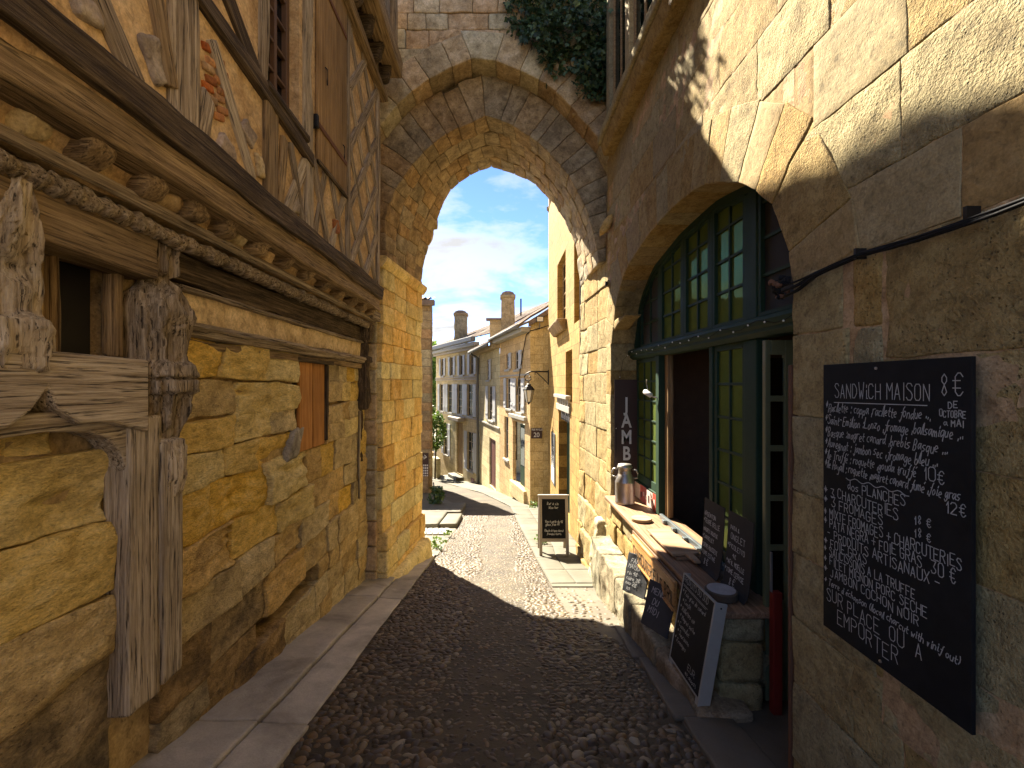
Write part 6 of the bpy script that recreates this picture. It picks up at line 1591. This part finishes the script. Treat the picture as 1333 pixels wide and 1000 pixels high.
# front steps
ST = thing('stone_steps', 'worn pale stone steps climbing to the door of the shuttered house', 'steps', tuple(f22.P(3.2,-6.2,0.8)))
for i in range(4):
    C = [tuple(f22.P((2.3-.18*i,4.0+.5*i)[a & 1], (-6.35,-5.55-0.21*i)[(a >> 2) & 1], (0.02, 0.5+0.35*i)[(a >> 1) & 1])) for a in range(8)]
    stone('step', C, M['pave_far'], ST, res=0.2, r=0.03, amp=0.012, seed=i)
GW = thing('garden_wall', 'low mossy stone wall beside the steps of the shuttered house', 'wall', tuple(f22.P(6.5,-6.5,0.6)))
for i, (u0, u1, z1) in enumerate(((4.6,5.8,-4.7),(5.82,7.2,-4.5),(7.22,8.6,-4.4))):
    C = [tuple(f22.P((u0,u1)[a & 1], (-7.4, z1)[(a >> 2) & 1], (0.75,1.05)[(a >> 1) & 1])) for a in range(8)]; stone('stone', C, M['greyhouse'], GW, res=0.25, r=0.05, amp=0.03, seed=20+i)
NB = thing('notice_board', 'small dark notice board beside the door of the shuttered house', 'sign', tuple(f22.P(4.7,-4.0,1.1)))
mk('panel', f22.box(4.5,5.0,-4.55,-3.85,1.07,1.11), M['maroon'], NB); mk('paper', f22.box(4.6,4.88,-4.35,-4.02,1.112,1.118), M['white'], NB)

# --- corner house on the left
CHS = thing('quoined_house', 'narrow grey quoined house corner left of the street beyond the gateway', 'house', (-5.2, 22, gz(21)))
z = gz(20)-0.2; k = 0
while z < 3.6:
    h = rng.uniform(0.36, 0.48); L = 0.50 if k % 2 else 0.75
    C = slabC((-3.01-L, 19.97, z), (L,0,0), (0,0.6,0), (0,0,h)); stone('quoin', C, M['corner'], CHS, res=0.1, r=0.012, amp=0.012, seed=5, gap=0.012)
    C = slabC((-5.0, 19.99, z), (1.98-L,0,0), (0,0.4,0), (0,0,h)); stone('stone', C, M['corner'], CHS, res=0.2, r=0.012, amp=0.010, seed=5, gap=0.012); z += h; k += 1
mk('wall', G().prism([(-11,20.02,-6.5),(-3.05,20.02,-6.5),(-5.8,27.5,-6.5),(-11,27.5,-6.5)], (0,0,10.15)), M['corner'], CHS)
tile_roof('roof', (-11,19.65,3.72), (-2.75,19.65,3.72), (-11,23.5,4.25), (-4.2,23.5,4.25), CHS)
mk('cornice', G().box(-11,-2.82,19.7,19.96,3.42,3.66), M['tile'], CHS, bevel=0.03)
mk('meter_box', G().box(-3.36,-3.10,19.86,19.96,gz(19.9)+0.15,gz(19.9)+0.75), M['timber_brown'], CHS, bevel=0.01)
DS = thing('direction_sign', 'dark brown panel with white pictograms on the quoined house corner', 'sign', (-3.25,19.93,-4.2))
mk('panel', G().box(-3.43,-3.10,19.91,19.94,-4.18,-3.02), M['maroon'], DS)
for j in range(5):
    for i in range(3): mk('pictogram', G().box(-3.335+.08*i,-3.28+.08*i,19.902,19.9095,-4.06+.115*j,-3.985+.115*j), M['white'], DS)
mk('arrow', ribbons([[(0,0),(.13,.08),(.04,.17)],[(.13,.08),(-.04,.08)]], (-3.31,19.909,-3.28), (1,0,0), (0,0,1), (0,-1,0), 0.03, lift=0.003), M['white'], DS)
RP = mk('handrail', G().tube([(-2.30,15.9,-3.45),(-2.24,15.6,-3.55),(-2.18,15.3,-3.8),(-2.16,15.3,gz(15.3)+0.1)], 0.022, 7), M['iron'], None, smooth=True); tag(RP, 'bent black iron handrail rising from the left pavement beyond the gateway', 'handrail')

# --- vegetation
def ball(c, r):
    def s(rr, n):
        d = rr.normal(size=(n,3)); d /= np.linalg.norm(d, axis=1, keepdims=True); k = rr.uniform(0.45, 1, size=(n,1))**0.6
        P = np.array(c)+d*k*np.array(r); w = vnoise(P*2.2, 3); return P[w > -0.35]
    return s
def bush(name, lab, cat, c, r, n, size, mat, seed, trunk=None, group=None):
    b = thing(name, lab, cat, (c[0], c[1], trunk[2] if trunk else c[2]-r[2]), group)
    leaf_cloud('crown', M[mat], b, ball(c, r), n, size, seed)
    if trunk:
        tx, ty, tz, tr_ = trunk
        mk('trunk', G().tube([(tx,ty,tz),(tx+.04,ty,(tz+c[2])/2),(c[0],c[1],c[2]+r[2]*.3)], [tr_,tr_*.8,tr_*.4], 8), M['bark'], b, smooth=True)
        for k in range(5):
            a = k*1.3; mk('limb', G().tube([(tx+.03,ty,tz+(c[2]-tz)*.6),(c[0]+r[0]*.5*math.cos(a),c[1]+r[1]*.5*math.sin(a),c[2]+r[2]*.3*math.sin(k))], [tr_*.5,tr_*.2], 6), M['bark'], b)
    return b
bush('shrub', 'low dark green shrub growing on the left pavement beyond the gateway', 'shrub', (-2.12,15.1,gz(15.1)+0.42), (0.30,0.28,0.34), 420, 0.09, 'leaf_dark', 1)
bush('small_tree', 'bright green young tree in front of the shuttered house', 'tree', (-3.95,28.6,-2.9), (0.62,0.7,1.3), 1300, 0.14, 'leaf', 2, (-4.05,28.6,gz(28.6)+0.05,0.06))
for i, (x, y, z, r) in enumerate(((-8.2,48,1.0,4.0),(-13,52,0.5,5),(-7.0,56,-1.0,4.5),(-19,60,1.0,6),(-5,70,-2,5))):
    bush('roadside_tree', ('tall round green tree rising behind the shuttered house','green tree further down the street behind the houses','low green tree far down the street','broad green tree on the slope beyond the houses','small distant green tree at the end of the street')[i], 'tree', (x,y,z), (r*.8,r*.8,r), 2600, 0.5, 'leaf' if i % 2 == 0 else 'leaf_dark', 10+i, (x,y,gz(y),0.3), 'trees beyond the bend')
# weeds along the foot of the gate and pavement edges
for i, (x, y, r) in enumerate(((-1.25,9.0,0.12),(-1.05,8.85,0.09),(0.86,9.35,0.10),(-1.15,10.1,0.08),(1.1,15.0,0.14))):
    bush('weed', ('tuft of bright weeds at the foot of the left gate pier','small weed by the gutter next to the left gate pier','small weed in the pavement joint behind the folding sign','small weed growing beside the grey setts','dark weed at the foot of the cream corner house')[i], 'weed', (x,y,gz(y)+0.08+r*.4), (r*1.4,r*1.2,r), 70, 0.055, 'leaf', 40+i)
# hillside far behind
V = []; F = []; n = 40
for j in range(9):
    for i in range(n+1):
        x = -400+800*i/n; y = 180+j*40; V.append((x, y, -9+ (j/8)*16+4*math.sin(x*0.013+j)))
V = np.array(V, float); V[:,2] += fbm(V*0.02, 5, 3)*4
for j in range(8):
    for i in range(n): a = j*(n+1)+i; F.append((a, a+1, a+n+2, a+n+1))
mk('hills', (V, F), M['leaf_dark'], None, smooth=True, kind='structure', fix=False)
